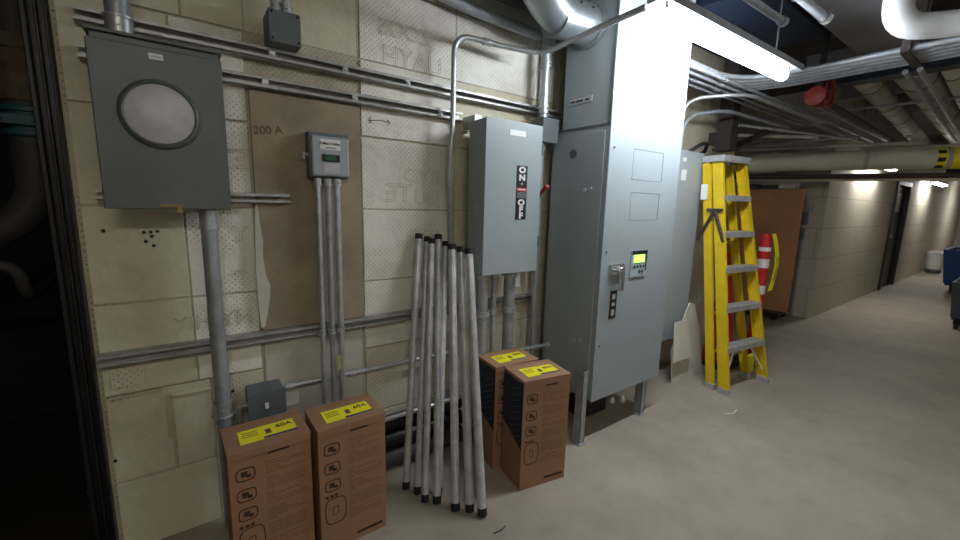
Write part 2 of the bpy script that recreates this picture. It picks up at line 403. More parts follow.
strut(-.24, .37, 1.40, 'short strut rail behind the bottom edge of the meter cabinet', h=.04)
strut(-.29, 1.86, .807, 'long strut rail low on the wall, crossed by the three thin conduits')

# ------------------------------------------------------------------ meter cabinet
mc = empty('meter_cabinet', (-.035, 1.85, 1.36), 'dark grey metal meter cabinet with round blank cover, left end of the wall', 'electrical box')
MB().box(-.195, .135, 1.755, W - .055, 1.36, 1.885).build('body', M['meter'], mc, bevel=.006)
MB().box(-.203, .143, 1.75, 1.765, 1.355, 1.865).build('front_cover', M['meter'], mc, bevel=.004)
MB().box(-.205, .145, 1.745, W - .055, 1.885, 1.895).build('top_flange', M['meter'], mc, bevel=.002)
rx = Matrix.Translation((-.038, 1.75, 1.66)) @ Matrix.Rotation(PI / 2, 4, 'X')
MB().lathe([(.082, 0), (.110, 0), (.108, .010), (.101, .020), (.096, .022), (.092, .018), (.092, .004)], 48, rx).build('meter_ring', M['meter'], mc)
MB().lathe([(.001, .010), (.092, .010), (.094, .016), (.088, .019), (.001, .020)], 48, rx).build('cover_plate', M['metercover'], mc)['label'] = 'round speckled light grey plate'
lb = MB().box(-.055, -.018, 1.7485, 1.751, 1.83, 1.848).build('label_plate', M['white'], mc, smooth=False)
MB().box(-.05, -.023, 1.7475, 1.7486, 1.8355, 1.8415).build('label_print', M['metercover'], lb, smooth=False)
MB().box(-.06, 0, 1.744, 1.75, 1.362, 1.372).cyl((-.01, 1.742, 1.352), (-.01, 1.756, 1.352), .009, n=12).build('latch', mat('brass', (.25, .2, .08), .4, metal=.8), mc)

# ------------------------------------------------------------------ round pipes on the wall
def conduit(pts, r, label, m='galvdull', bend=.08, name='conduit', fit=(), fitr=1.25, fitl=.035, group=None, fitname='coupling', hang=()):
    o = tag(MB().tube(pts, r, n=16, bend=bend).build(name, M[m]), label, 'conduit', group)
    for hx, hy, hz, ht in hang:
        MB().cyl((hx, hy, hz + r * .5), (hx, hy, ht), .004, n=6).cyl((hx, hy, hz + r), (hx, hy, hz + r + .02), .01, n=8).build('hanger_rod', M['galv'], o)
    if fit:
        for c, ax in fit:
            c = Vector(c); ax = Vector(ax).normalized()
            b = MB().cyl(c - ax * fitl, c + ax * fitl, r * fitr, n=16)
            b.cyl(c - ax * fitl, c - ax * (fitl - .008), r * fitr * 1.12, n=16).cyl(c + ax * (fitl - .008), c + ax * fitl, r * fitr * 1.12, n=16)
            b.cyl(c + Vector((0, -r * fitr - .008, 0)), c + Vector((0, -r * fitr + .003, 0)), .005, n=8)
            b.build(fitname, M['galv'], o)
    return o
conduit([(.073, 1.855, 1.355), (.073, 1.855, .012)], .027, 'thick grey conduit dropping from the bottom of the meter cabinet', bend=0,
        fit=[((.073, 1.855, 1.315), (0, 0, 1)), ((.073, 1.855, .55), (0, 0, 1))], fitr=1.1)
conduit([(-.125, 1.83, CZ - .01), (-.125, 1.83, 1.897)], .032, 'thick conduit rising from the top of the meter cabinet', bend=0,
        fit=[((-.125, 1.83, 1.93), (0, 0, 1))], fitr=1.12, fitl=.03, m='galvdull')
hb = tag(MB().box(.31, .425, 1.82, W - .012, 1.99, 2.108).build('junction_box', M['gbox'], bevel=.004), 'small dark grey junction box hung from two conduits, top of the wall', 'junction box')
s = MB()
for x in (.322, .413):
    for z in (2.002, 2.096): s.cyl((x, 1.815, z), (x, 1.822, z), .005, n=8)
s.build('cover_screw', M['black'], hb)
conduit([(.345, 1.88, CZ - .01), (.345, 1.88, 2.11)], .012, 'left one of two thin conduits above the small junction box', bend=0, fit=[((.345, 1.88, 2.135), (0, 0, 1))], fitl=.02, fitr=1.35, m='galv')
conduit([(.385, 1.88, CZ - .01), (.385, 1.88, 2.11)], .014, 'right one of two thin conduits above the small junction box', bend=0, fit=[((.385, 1.88, 2.135), (0, 0, 1))], fitl=.02, fitr=1.35, m='galv')

# plywood board and the small energy meter
ply = tag(MB().box(.243, .688, W - .026, W - .011, .832, 1.825).build('backing_board', M['ply'], bevel=.002), 'weathered brown plywood board on the wall behind the small display meter', 'board')
hw = text('200 A', .045, (.305, W - .0275, 1.675), (1, 0, .12), (-.1, 0, 1), M['cardprint'], ply, name='handwriting', ext=.0004)
em = empty('energy_meter', (.53, 1.87, 1.49), 'small light grey display meter with a green screen on the plywood board', 'meter')
MB().box(.447, .618, 1.872, W - .026, 1.495, 1.685).build('back_box', M['gbox'], em, bevel=.004)
MB().box(.452, .612, 1.845, 1.874, 1.50, 1.668).build('front_cover', mat('meter_cover_grey', (.36, .39, .43), .5), em, bevel=.010)
lb = MB().box(.486, .573, 1.8435, 1.846, 1.612, 1.655).build('label_plate', M['white'], em, smooth=False)
text('E-Mon D-Mon', .0145, (.5295, 1.843, 1.637), (1, 0, 0), (0, 0, 1), M['ink'], lb, ext=.0003, bold=.0006)
MB().box(.508, .551, 1.8425, 1.8436, 1.618, 1.622).build('label_print', M['gbox'], lb, smooth=False)
MB().box(.495, .568, 1.841, 1.846, 1.563, 1.592).build('display_bezel', M['black'], em, smooth=False)
MB().box(.508, .552, 1.8395, 1.842, 1.568, 1.588).build('display', M['lcd'], em, smooth=False)
MB().box(.502, .566, 1.8435, 1.846, 1.515, 1.555).build('info_label', M['metercover'], em, smooth=False)
MB().cyl((.432, 1.89, 1.59), (.447, 1.89, 1.59), .008, n=8).cyl((.432, 1.89, 1.57), (.432, 1.89, 1.60), .006, n=8).build('side_latch', M['galv'], em)
for i, (x, r, lab, m_) in enumerate(((.480, .0115, 'leftmost', 'galv'), (.522, .0125, 'middle', 'galvdull'), (.562, .014, 'rightmost', 'galv'))):
    x2 = x - .004
    conduit([(x, 1.875, 1.493), (x2, 1.875, .012)], r, lab + ' of the three thin conduits under the small display meter', bend=0, m=m_,
            fit=[((x, 1.875, 1.475), (0, 0, 1)), ((x2, 1.875, .80), (0, 0, 1))], fitl=.014, fitr=1.3, group='conduits under the display meter')
tag(MB().box(.535, .548, 1.855, 1.862, .61, .68).build('yellow_tag', mat('faded_yellow', (.55, .48, .2), .6), smooth=False), 'faded yellow tape tag on the middle thin conduit', 'tag')
jb = tag(MB().box(.16, .295, 1.82, W - .014, .48, .597).build('junction_box', M['gbox'], bevel=.006), 'grey junction box low on the wall behind the leftmost carton', 'junction box')
MB().box(.155, .30, 1.815, 1.822, .475, .602).build('cover', M['gbox'], jb, bevel=.002)
MB().box(.218, .232, 1.811, 1.816, .525, .55).build('toggle', M['white'], jb)
MB().tube([(.16, 1.86, .54), (.13, 1.86, .54), (.125, 1.86, .40), (.125, 1.87, .1)], .012, bend=.07).build('feed_conduit', M['galvdull'], jb)
conduit([(.30, 1.895, .567), (1.21, 1.895, .557)], .011, 'thin conduit running level from the low junction box behind the poles', bend=0, m='galv',
        fit=[((.33, 1.895, .567), (1, 0, 0)), ((.62, 1.895, .563), (1, 0, 0))], fitl=.018, fitr=1.3)
wp = tag(MB().box(.315, .375, W - .022, W - .014, .455, .515).build('wall_plate', M['white'], bevel=.002), 'small white blank plate right of the low junction box', 'plate')
conduit([(1.50, 1.79, .52), (1.70, 1.79, .515), (1.862, 1.78, .51)], .011, 'short conduit stub entering the side of the tall cabinet above the cartons', bend=.03, m='galv',
        fit=[((1.845, 1.782, .51), (1, 0, 0))], fitl=.015, fitr=1.5)
# pipes lying against the foot of the wall
for k, (y, z, r, m_, lab) in enumerate(((1.865, .055, .05, 'pipegrey', 'lowest of the three dark pipes at the foot of the wall behind the poles'),
                                  (1.875, .155, .045, 'jamb', 'middle one of the three dark pipes at the foot of the wall behind the poles'),
                                  (1.885, .245, .04, 'jamb', 'topmost of the three dark pipes at the foot of the wall behind the poles'))):
    conduit([(.68, y, z), (1.24, y, z)], r, lab, bend=0, m=m_, name='floor_pipe')
conduit([(.62, 1.83, .300), (1.22, 1.83, .305)], .013, 'shiny conduit lying on the dark pipes behind the poles', bend=0, m='galv')

# big sweeping conduit to the lamp
conduit([(1.178, 1.905, .833), (1.180, 1.905, 1.25), (1.125, 1.84, 1.6), (1.142, 1.84, 1.8), (1.142, 1.84, 2.225), (1.40, 1.80, 2.215), (1.63, 1.72, 2.205), (1.615, 1.40, 2.215), (1.60, 1.09, 2.215)], .0135,
        'shiny bent conduit sweeping up the wall and out to the lit lamp', bend=.10, m='galv', fit=[((1.32, 1.812, 2.218), (1, -.15, 0))], fitr=1.2, fitl=.02)

# ------------------------------------------------------------------ disconnect switch
dx = empty('disconnect_switch', (1.43, 1.76, 1.03), 'light grey safety switch box with ON OFF label and red handle, beside the tall cabinet', 'switch box')
MB().box(1.237, 1.618, 1.69, 1.83, 1.033, 1.822).build('body', M['enamel'], dx, bevel=.004)
dd = MB().box(1.235, 1.62, 1.68, 1.69, 1.03, 1.826).build('door', M['enamel'], dx, bevel=.003)
hg = MB()
for z in (1.20, 1.70): hg.box(1.618, 1.628, 1.675, 1.70, z - .03, z + .03)
hg.build('hinge', M['gbox'], dx)
MB().box(1.27, 1.31, 1.83, W - .014, 1.79, 1.86).build('mounting_bracket', M['galv'], dx)
for x, z in ((1.54, 1.79), (1.27, 1.04), (1.54, 1.04)): MB().box(x, x + .04, 1.83, W - .014, z, z + .07).build('mounting_bracket', M['galv'], dx)
s = MB()
for z in (1.365, 1.388): s.cyl((1.231, 1.76, z), (1.238, 1.76, z), .007, n=8)
for x in (1.28, 1.36, 1.44, 1.52, 1.58): s.box(x, x + .02, 1.72, 1.79, 1.822, 1.832)
s.build('bolt_head', M['galv'], dx)
MB().box(1.385, 1.495, 1.6775, 1.681, 1.753, 1.782).build('name_plate', M['white'], dd, smooth=False)
lab = MB().box(1.444, 1.517, 1.6775, 1.681, 1.322, 1.606).build('switch_label', M['black'], dd, smooth=False)
MB().box(1.444, 1.517, 1.6768, 1.678, 1.472, 1.492).build('danger_band', M['redlabel'], lab, smooth=False)
MB().box(1.452, 1.509, 1.6762, 1.677, 1.479, 1.485).build('band_print', M['white'], lab, smooth=False)
MB().box(1.450, 1.511, 1.6768, 1.678, 1.436, 1.468).build('warning_print', M['gbox'], lab, smooth=False)
for ch, z in (('O', 1.583), ('N', 1.543), ('O', 1.412), ('F', 1.376), ('F', 1.341)):
    text(ch, .042, (1.4805, 1.6765, z), (1, 0, 0), (0, 0, 1), M['white'], lab, ext=.0004, sx=1.35, bold=.0022)
text('+', .03, (1.4805, 1.6765, 1.510), (1, 0, 0), (0, 0, 1), M['white'], lab, ext=.0004)
h = MB().cyl((1.62, 1.73, 1.45), (1.655, 1.73, 1.45), .02, n=16).tube([(1.648, 1.725, 1.45), (1.660, 1.70, 1.485), (1.664, 1.685, 1.50)], .010, n=10, bend=.02).cyl((1.664, 1.69, 1.495), (1.665, 1.67, 1.508), .014, n=12)
h.build('handle', M['darkred'], dx)['label'] = 'red lever handle'
for x, y, r, lab, m_ in ((1.303, 1.77, .033, 'left thick conduit under the safety switch box', 'galvdull'), (1.385, 1.77, .014, 'thin conduit between the two thick ones under the safety switch box', 'galvdull'),
                        (1.500, 1.77, .033, 'right thick conduit under the safety switch box', 'galvdull')):
    conduit([(x, y, 1.03), (x, y, .012)], r, lab, bend=0, m=m_, fit=[((x, y, .80), (0, 0, 1)), ((x, y, 1.012), (0, 0, 1))], fitl=.016, fitr=1.2)
tag(MB().box(1.60, 1.72, W - .022, W - .014, .88, .95).build('wall_plate', M['white'], bevel=.002), 'white plate on the wall under the right edge of the safety switch box', 'plate')
bxx = tag(MB().box(1.715, 1.845, 1.78, W - .062, 1.765, 1.905).build('junction_box', M['gbox'], bevel=.004), 'dark grey pull box between the safety switch and the tall cabinet', 'junction box')
conduit([(1.752, 1.82, CZ - .01), (1.752, 1.82, 1.907)], .024, 'light conduit rising behind the safety switch to the ceiling', bend=0, m='galv', fit=[((1.752, 1.82, 1.95), (0, 0, 1)), ((1.752, 1.82, 2.2), (0, 0, 1))], fitl=.02, fitr=1.2)
conduit([(1.762, 1.835, 1.764), (1.762, 1.835, .012)], .018, 'dark conduit dropping from the pull box beside the tall cabinet', bend=0, m='galvdull', fit=[((1.762, 1.835, 1.74), (0, 0, 1))], fitl=.02, fitr=1.3)
conduit([(1.815, 1.90, CZ - .01), (1.815, 1.90, .012)], .012, 'thin conduit in the gap between wall and tall cabinet', bend=0, m='galvdull')

# ------------------------------------------------------------------ tall cabinet
tc = empty('switchgear_cabinet', (2.22, 1.64, 0), 'tall light grey switchgear cabinet on legs with a lit green display, floor to ceiling', 'cabinet')
MB().box(1.872, 2.58, 1.435, 1.85, .262, 1.838).build('lower_body', M['cab'], tc, bevel=.004)
MB().box(1.885, 2.58, 1.435, 1.79, 1.842, 2.72).build('upper_body', M['cab'], tc, bevel=.004)
fd = MB().box(1.868, 2.584, 1.424, 1.436, .258, 2.722).build('front_door', M['cab'], tc, bevel=.004)
MB().box(1.866, 1.873, 1.46, 1.83, .30, 1.81).build('side_panel', M['cab'], tc, bevel=.002)
MB().box(1.868, 1.89, 1.43, 1.85, 1.836, 1.846).build('seam_strip', M['cabdark'], tc)
for (x0, x1, z0, z1) in ((2.085, 2.385, 1.56, 1.728), (2.09, 2.38, 1.33, 1.486)):
    MB().box(x0, x1, 1.4225, 1.425, z0, z1).build('access_plate', M['cab'], fd, bevel=.001)
    MB().box(x0, x1, 1.4215, 1.4245, z1, z1 + .003).box(x1, x1 + .002, 1.4215, 1.4245, z0, z1).build('plate_edge', M['cabdark'], fd, smooth=False)
op = MB().box(2.14, 2.30, 1.417, 1.425, .985, 1.148).build('operator_panel', M['keypad'], tc, bevel=.002)
MB().box(2.145, 2.30, 1.4155, 1.418, 1.125, 1.148).box(2.288, 2.30, 1.4155, 1.418, 1.02, 1.148).build('panel_edge', M['black'], op, smooth=False)
MB().box(2.165, 2.272, 1.414, 1.418, 1.075, 1.122).build('display', M['lcdlit'], op, smooth=False)['label'] = 'lit green screen'
b = MB()
for i in range(4): b.cyl((2.175 + i * .032, 1.4135, 1.05), (2.175 + i * .032, 1.418, 1.05), .008, n=10)
b.cyl((2.23, 1.4135, 1.018), (2.23, 1.418, 1.018), .009, n=10).cyl((2.26, 1.4135, 1.018), (2.26, 1.418, 1.018), .009, n=10)
b.build('push_button', M['ink'], op)
h = empty('x', (0, 0, 0), 'a', 'b'); bpy.data.objects.remove(h)
hp = MB().box(1.945, 2.07, 1.405, 1.425, 1.015, 1.074).box(1.94, 2.075, 1.415, 1.425, 1.068, 1.080).build('handle_plate', M['chrome'], tc, bevel=.004)
MB().cyl((2.005, 1.375, 1.04), (2.005, 1.41, 1.04), .026).box(1.99, 2.022, 1.37, 1.39, .925, 1.045).build('lever', M['chrome'], hp, bevel=.004)
ll = MB().box(1.972, 2.032, 1.4205, 1.425, .755, .922).build('lever_label', M['black'], tc, smooth=False)
for z, h_ in ((.885, .03), (.84, .02), (.79, .035)): MB().box(1.988, 2.016, 1.4195, 1.421, z - h_ / 2, z + h_ / 2).build('label_print', M['metercover'], ll, smooth=False)
np_ = MB().box(1.880, 1.886, 1.577, 1.745, 1.978, 2.012).build('name_plate', M['metercover'], tc, bevel=.001)
for y, w in ((1.715, .03), (1.665, .05), (1.61, .03)): MB().box(1.8785, 1.881, y - w / 2, y + w / 2, 1.99, 2.0).build('plate_marking', M['ink'], np_, smooth=False)
s = MB()
for y, z, r in ((1.574, 1.494, .012), (1.532, 1.499, .012), (1.575, .60, .011), (1.53, .613, .011)): s.cyl((1.858, y, z), (1.867, y, z), r, n=12)
s.build('knob', M['galv'], tc)
MB().cyl((1.862, 1.673, 1.701), (1.867, 1.673, 1.701), .026, n=20).build('hole_plug', M['gbox'], tc)
for z in (1.72, 1.15, .6): MB().cyl((1.905, 1.418, z), (1.905, 1.425, z), .006, n=8).build('door_screw', M['gbox'], tc)
def legmesh(x, y, z1):
    b = MB().box(x, x + .045, y, y + .004, 0, z1).box(x, x + .004, y, y + .05, 0, z1).box(x + .041, x + .045, y, y + .05, 0, z1)
    b.box(x - .01, x + .055, y - .01, y + .06, 0, .006)
    return b
legmesh(1.80, 1.435, .46).build('leg', M['galvdull'], tc)
legmesh(2.425, 1.44, .262).build('leg', M['galvdull'], tc)
legmesh(1.88, 1.78, .262).build('leg', M['galvdull'], tc)
legmesh(2.50, 1.78, .262).build('leg', M['galvdull'], tc)
MB().box(1.845, 1.876, 1.45, 1.48, .28, .44).build('leg_bracket', M['galvdull'], tc)
# odds and ends underneath
MB_ = MB().box(2.05, 2.30, 1.62, 1.78, 0, .12).box(2.08, 2.2, 1.60, 1.7, .12, .17)
tag(MB_.build('black_motor_housing', M['black'], bevel=.015), 'black lump of equipment on the floor under the tall cabinet', 'equipment')
for i, (x, y, l) in enumerate(((2.42, 1.66, 'left white connector on the floor under the tall cabinet'), (2.50, 1.63, 'right white connector on the floor under the tall cabinet'))):
    tag(MB().lathe([(.012, 0), (.02, .004), (.02, .02), (.012, .035), (.008, .045)], 14, Matrix.Translation((x, y, 0))).build('connector', M['white']), l, 'connector')

# galvanised duct elbow into the cabinet's side
de = empty('duct_elbow', (1.6, 1.62, 2.36), 'shiny galvanised round duct elbow entering the side of the tall cabinet', 'duct')
MB().tube([(1.865, 1.62, 2.375), (1.60, 1.62, 2.365), (1.32, 1.50, 2.45), (1.16, 1.42, 2.70), (1.14, 1.40, CZ - .005)], .098, n=36, bend=.17, seg=10).build('elbow', M['galvduct'], de)
MB().cyl((1.60, 1.62, 2.361), (1.85, 1.62, 2.374), .103, n=36).cyl((1.60, 1.62, 2.361), (1.612, 1.62, 2.362), .107, n=36).cyl((1.850, 1.62, 2.374), (1.875, 1.62, 2.375), .115, n=36).build('collar', M['galvduct'], de)
s = MB()
for k in range(7):
    a = k * .5 + .4
    for x in (1.69, 1.78): s.cyl((x, 1.62 - .100 * math.cos(a), 2.37 + .100 * math.sin(a)), (x, 1.62 - .108 * math.cos(a), 2.37 + .108 * math.sin(a)), .006, n=6)
s.build('collar_screw', M['ink'], de)
# pipes along the top of the wall
for i, (y, z, r, m_, lab) in enumerate(((1.86, 2.36, .028, 'galvdull', 'lowest of the grey pipes along the top of the wall'), (1.80, 2.46, .035, 'pipegrey', 'middle pipe along the top of the wall'),
                                   (1.70, 2.55, .03, 'galvdull', 'pipe along the top of the wall just behind the duct elbow'), (1.86, 2.56, .05, 'pipegrey', 'thickest pipe along the top of the wall'))):
    conduit([(.95 if i == 0 else .8, y, z + (.04 if i == 0 else 0)), (1.25, y, z + (.01 if i == 0 else 0)), (1.72, y, z)] if i == 0 else [(.7, y, z), (1.72, y, z)], r, lab, m=m_, name='overhead_pipe', bend=.1)

# ------------------------------------------------------------------ second cabinet and things beyond
c2 = empty('equipment_cabinet', (3.1, 1.8, .33), 'lower light grey wall cabinet between the tall cabinet and the ladder', 'cabinet')
MB().box(2.66, 3.42, 1.70, W - .012, .34, 1.842).build('body', M['cab'], c2, bevel=.004)
MB().box(2.66, 3.425, 1.69, 1.70, .335, 1.846).build('front_door', M['cab'], c2, bevel=.003)
MB().box(3.10, 3.17, 1.686, 1.691, 1.62, 1.70).build('sticker', M['white'], c2, smooth=False); MB().box(3.10, 3.15, 1.686, 1.691, 1.76, 1.79).build('sticker', M['white'], c2, smooth=False)
conduit([(3.22, 1.80, 1.845), (3.22, 1.80, 2.25), (3.45, 1.44, 2.255), (5.0, 1.40, 2.255)], .014, 'shiny conduit arching up from the top of the lower cabinet, front one', m='galv', bend=.16, fit=[((3.22, 1.80, 1.87), (0, 0, 1))], fitl=.02, fitr=1.4)
conduit([(3.33, 1.84, 1.845), (3.33, 1.84, 2.14), (3.60, 1.66, 2.20), (4.8, 1.60, 2.20)], .014, 'conduit arching up from the top of the lower cabinet, back one', m='galvdull', bend=.16)
tag(MB().tube([(3.38, 1.80, 1.86), (3.46, 1.74, 1.93), (3.60, 1.76, 1.95), (3.68, 1.82, 1.88), (3.56, 1.85, 1.86), (3.40, 1.83, 1.865)], .016, n=8, bend=.08).build('cable_coil', M['black']), 'black cable coil on top of the lower grey cabinet behind the ladder top', 'cable')
mp = empty('metal_sheet', (3.35, 1.66, 0), 'pale leaning metal sheet at the foot of the lower grey cabinet', 'sheet')
MB().poly([(3.12, 1.60, 0), (3.62, 1.60, 0), (3.57, 1.648, .40), (3.50, 1.672, .60), (3.42, 1.674, .62), (3.12, 1.631, .26)], (0, .008, .002)).build('sheet', M['offwhite'], mp, smooth=False)
tag(MB().poly([(3.04, 1.565, .20), (3.33, 1.565, .20), (3.30, 1.625, .5), (3.12, 1.625, .5)], (0, .006, .002)).build('metal_flap', M['offwhite'], smooth=False), 'bent pale flap hanging in front of the leaning metal sheet', 'sheet')
tag(MB().tube([(3.60, 1.84, .30), (3.72, 1.82, .42), (3.86, 1.82, .36), (3.78, 1.80, .2), (3.66, 1.84, .12), (3.72, 1.86, .02), (3.95, 1.88, .014), (4.15, 1.9, .014)], .012, n=8, bend=.08).build('hose', M['pipegrey']), 'dark hose looped on the floor between the lower cabinet and the ladder', 'hose')

# ------------------------------------------------------------------ stepladder
lad = empty('stepladder', (3.54, 1.3, 0), 'yellow fibreglass stepladder folded shut, leaning upright with grey treads', 'ladder')
H = 1.80
FL0, FR0 = Vector((3.262, 1.235, 0)), Vector((3.822, 1.16, 0))
FL1, FR1 = Vector((3.385, 1.535, H)), Vector((3.71, 1.49, H))
wd = (FR0 - FL0).normalized()
def railbox(a, b, depth, th, fl, side, dirw):
    """channel rail: web in the depth direction, two flanges turned inward"""
    a, b = Vector(a), Vector(b); t = (b - a).normalized()
    w = Vector(dirw); w = (w - t * w.dot(t)).normalized(); dd_ = t.cross(w)
    if dd_.y < 0: dd_ = -dd_
    prof = [(0, 0), (fl, 0), (fl, th), (th, th), (th, depth - th), (fl, depth - th), (fl, depth), (0, depth)]
    mb = MB(); A = []; B = []
    for p_, q_ in prof:
        o_ = w * p_ * side + dd_ * q_
        A.append(mb.bm.verts.new(a + o_)); B.append(mb.bm.verts.new(b + o_))
    n = len(A)
    mb.bm.faces.new(A); mb.bm.faces.new(B[::-1])
    for i in range(n): mb.bm.faces.new((A[i], A[(i + 1) % n], B[(i + 1) % n], B[i]))
    return mb
z5 = Vector((0, 0, .012))
railbox(FL0 + z5, FL1, .078, .005, .028, 1, wd).build('front_rail', M['yellow'], lad, smooth=False)
railbox(FR0 + z5, FR1, .078, .005, .028, -1, wd).build('front_rail', M['yellow'], lad, smooth=False)
off0 = Vector((.02, .12, 0)); off1 = Vector((0.0, .088, -.03))
railbox(FL0 + off0 + z5, FL1 + off1, .06, .005, .025, 1, wd).build('rear_rail', M['yellow'], lad, smooth=False)
railbox(FR0 + off0 + z5 - wd * .06, FR1 + off1 - wd * .02, .06, .005, .025, -1, wd).build('rear_rail', M['yellow'], lad, smooth=False)
for a, dpt in ((FL0, .08), (FR0 - wd * .03, .08), (FL0 + off0, .062), (FR0 + off0 - wd * .09, .062)):
    a = Vector(a)
    q = Matrix.Translation(a) @ Matrix.Rotation(math.atan2(wd.y, wd.x), 4, 'Z')
    MB().box(-.004, .034, -.004, dpt + .004, 0, .045, q).build('shoe', M['alu'], lad, bevel=.003)
for i, z in enumerate((.36, .665, .965, 1.235, 1.515)):
    f_ = z / H
    l, r = FL0.lerp(FL1, f_), FR0.lerp(FR1, f_)
    q = Matrix.Translation(l) @ Matrix.Rotation(math.atan2((r - l).y, (r - l).x), 4, 'Z')
    L_ = (r - l).length
    tm = MB().box(.006, L_ - .006, -.008, .080, -.006, 0, q).box(.006, L_ - .006, -.012, -.008, -.042, 0, q).box(.006, L_ - .006, .078, .082, -.03, 0, q)
    for k in range(6): tm.box(.01, L_ - .01, k * .013, k * .013 + .005, 0, .003, q)
    tm.build('tread', M['alu'], lad)
    MB().poly([q @ Vector((.03, .03, -.006)), q @ Vector((.09, .03, -.006)), q @ Vector((.03, .03, -.075))], Vector((0, .006, 0))).build('tread_gusset', M['yellow'], lad, smooth=False)
    MB().poly([q @ Vector((L_ - .03, .03, -.006)), q @ Vector((L_ - .09, .03, -.006)), q @ Vector((L_ - .03, .03, -.075))], Vector((0, .006, 0))).build('tread_gusset', M['yellow'], lad, smooth=False)
    if i in (0, 1, 2, 3):
        l2, r2 = (FL0 + off0).lerp(FL1 + off1, f_ - .04), (FR0 + off0 - wd * .06).lerp(FR1 + off1 - wd * .02, f_ - .04)
        MB().tube([l2 + Vector((.01, .03, 0)), r2 + Vector((-.01, .03, 0))], .012, n=10).build('rear_bar', M['yellow'], lad)
l, r = FL0.lerp(FL1, .2), FR0.lerp(FR1, .2)
for s_, a in ((1, FL0), (-1, FR0)):
    b0 = a.lerp(FL1 if s_ == 1 else FR1, .06) + wd * .02 * s_ + Vector((0, .03, 0))
    b1 = l.lerp(r, .32 if s_ == 1 else .68) + Vector((0, .03, -.01))
    MB().tube([b0, b1], .007, n=8).build('knee_brace', M['white'], lad)
q = Matrix.Translation((FL1 + FR1) / 2) @ Matrix.Rotation(math.atan2((FR1 - FL1).y, (FR1 - FL1).x), 4, 'Z')
MB().box(-.18, .18, -.02, .15, .0, .02, q).box(-.18, .18, -.024, -.02, -.03, .02, q).box(-.184, -.18, -.02, .15, -.03, .02, q).box(.18, .184, -.02, .15, -.03, .02, q).build('top_cap', M['alu'], lad, bevel=.005)
for z, c_ in ((1.50, 0), ):
    for k, (dy, dz) in enumerate(((-.065, -.22), (.075, -.22))):
        a = FL0.lerp(FL1, 1.40 / H) + Vector((-.012, .06, 0)); 
        MB().tube([a, a + Vector((0, dy * 1.4, dz * 1.1))], .014, n=4).build('spreader_bar', M['steeldark'], lad)
    a = FL0.lerp(FL1, 1.40 / H) + Vector((-.012, .03, 0))
    MB().box(a.x - .006, a.x + .006, a.y - .03, a.y + .09, a.z - .01, a.z + .012).build('spreader_plate', M['steeldark'], lad)
a = FL0.lerp(FL1, 1.56 / H) + Vector((0, .11, 0))
MB().poly([(a.x - .004, a.y - .0, 1.48), (a.x - .004, a.y + .05, 1.48), (a.x + .008, a.y + .062, 1.60), (a.x + .008, a.y + .012, 1.60)], (.002, 0, 0)).build('sticker', M['white'], lad, smooth=False)
a = FL0.lerp(FL1, 1.66 / H) + wd * .16
tag(MB().cyl((a.x + .03, a.y + .10, 1.32), (a.x + .03, a.y + .10, 1.66), .022, n=14).cyl((a.x + .03, a.y + .10, 1.30), (a.x + .03, a.y + .10, 1.34), .026, n=14).build('foam_gun', M['greybin']), 'dark grey tube hanging inside the top of the folded ladder', 'tool')

# ------------------------------------------------------------------ cone and banded post behind the ladder
cn = empty('traffic_cone', (3.92, 1.60, 0), 'tall red traffic cone with a black base behind the ladder', 'traffic cone')
MB().lathe([(.13, .03), (.125, .06), (.03, 1.02), (.001, 1.03)], 28, Matrix.Translation((3.92, 1.62, 0))).build('cone_body', M['red'], cn)
MB().box(3.74, 4.06, 1.46, 1.78, 0, .035).build('base', M['rubber'], cn, bevel=.012)
po_ = empty('banded_post', (4.20, 1.45, 0), 'red and white banded barrier post with a yellow caution strap, right of the ladder', 'barrier post')
pb = Matrix.Translation((4.20, 1.45, 0))
MB().lathe([(.045, .04), (.045, 1.16), (.04, 1.2), (.001, 1.21)], 24, pb).build('post', M['red'], po_)
for z0, z1 in ((.90, .98), (.66, .74), (1.05, 1.085)):
    MB().lathe([(.040, z0), (.0475, z0), (.0475, z1), (.040, z1)], 24, pb).build('reflective_band', M['white'], po_)
MB().lathe([(.13, 0), (.13, .03), (.06, .06), (.045, .08)], 28, pb).build('base', M['rubber'], po_)
st = MB(); path = [(4.17, 1.39, 1.21), (4.21, 1.38, 1.14), (4.25, 1.37, 1.03), (4.258, 1.365, .92), (4.235, 1.37, .78), (4.21, 1.375, .70)]
for a, b in zip(path, path[1:]):
    st.poly([(a[0] - .028, a[1], a[2]), (a[0] + .028, a[1] - .01, a[2]), (b[0] + .028, b[1] - .01, b[2]), (b[0] - .028, b[1], b[2])], (0, .003, 0))
so = st.build('caution_strap', M['ylabel'], po_, smooth=False)
for k, ch in enumerate('CUIDADO'):
    text(ch, .045, (4.252 - abs(k - 2.3) ** 2 * .003, 1.355, .99 - k * .030), (-.1, 0, -1), (1, -.15, -.1), M['ink'], so, ext=.0004)
tag(MB().box(3.86, 4.0, 1.34, 1.37, 0, .16).build('floor_sign', M['ylabel'], bevel=.004), 'low yellow plastic piece on the floor behind the bottom tread of the ladder', 'sign')

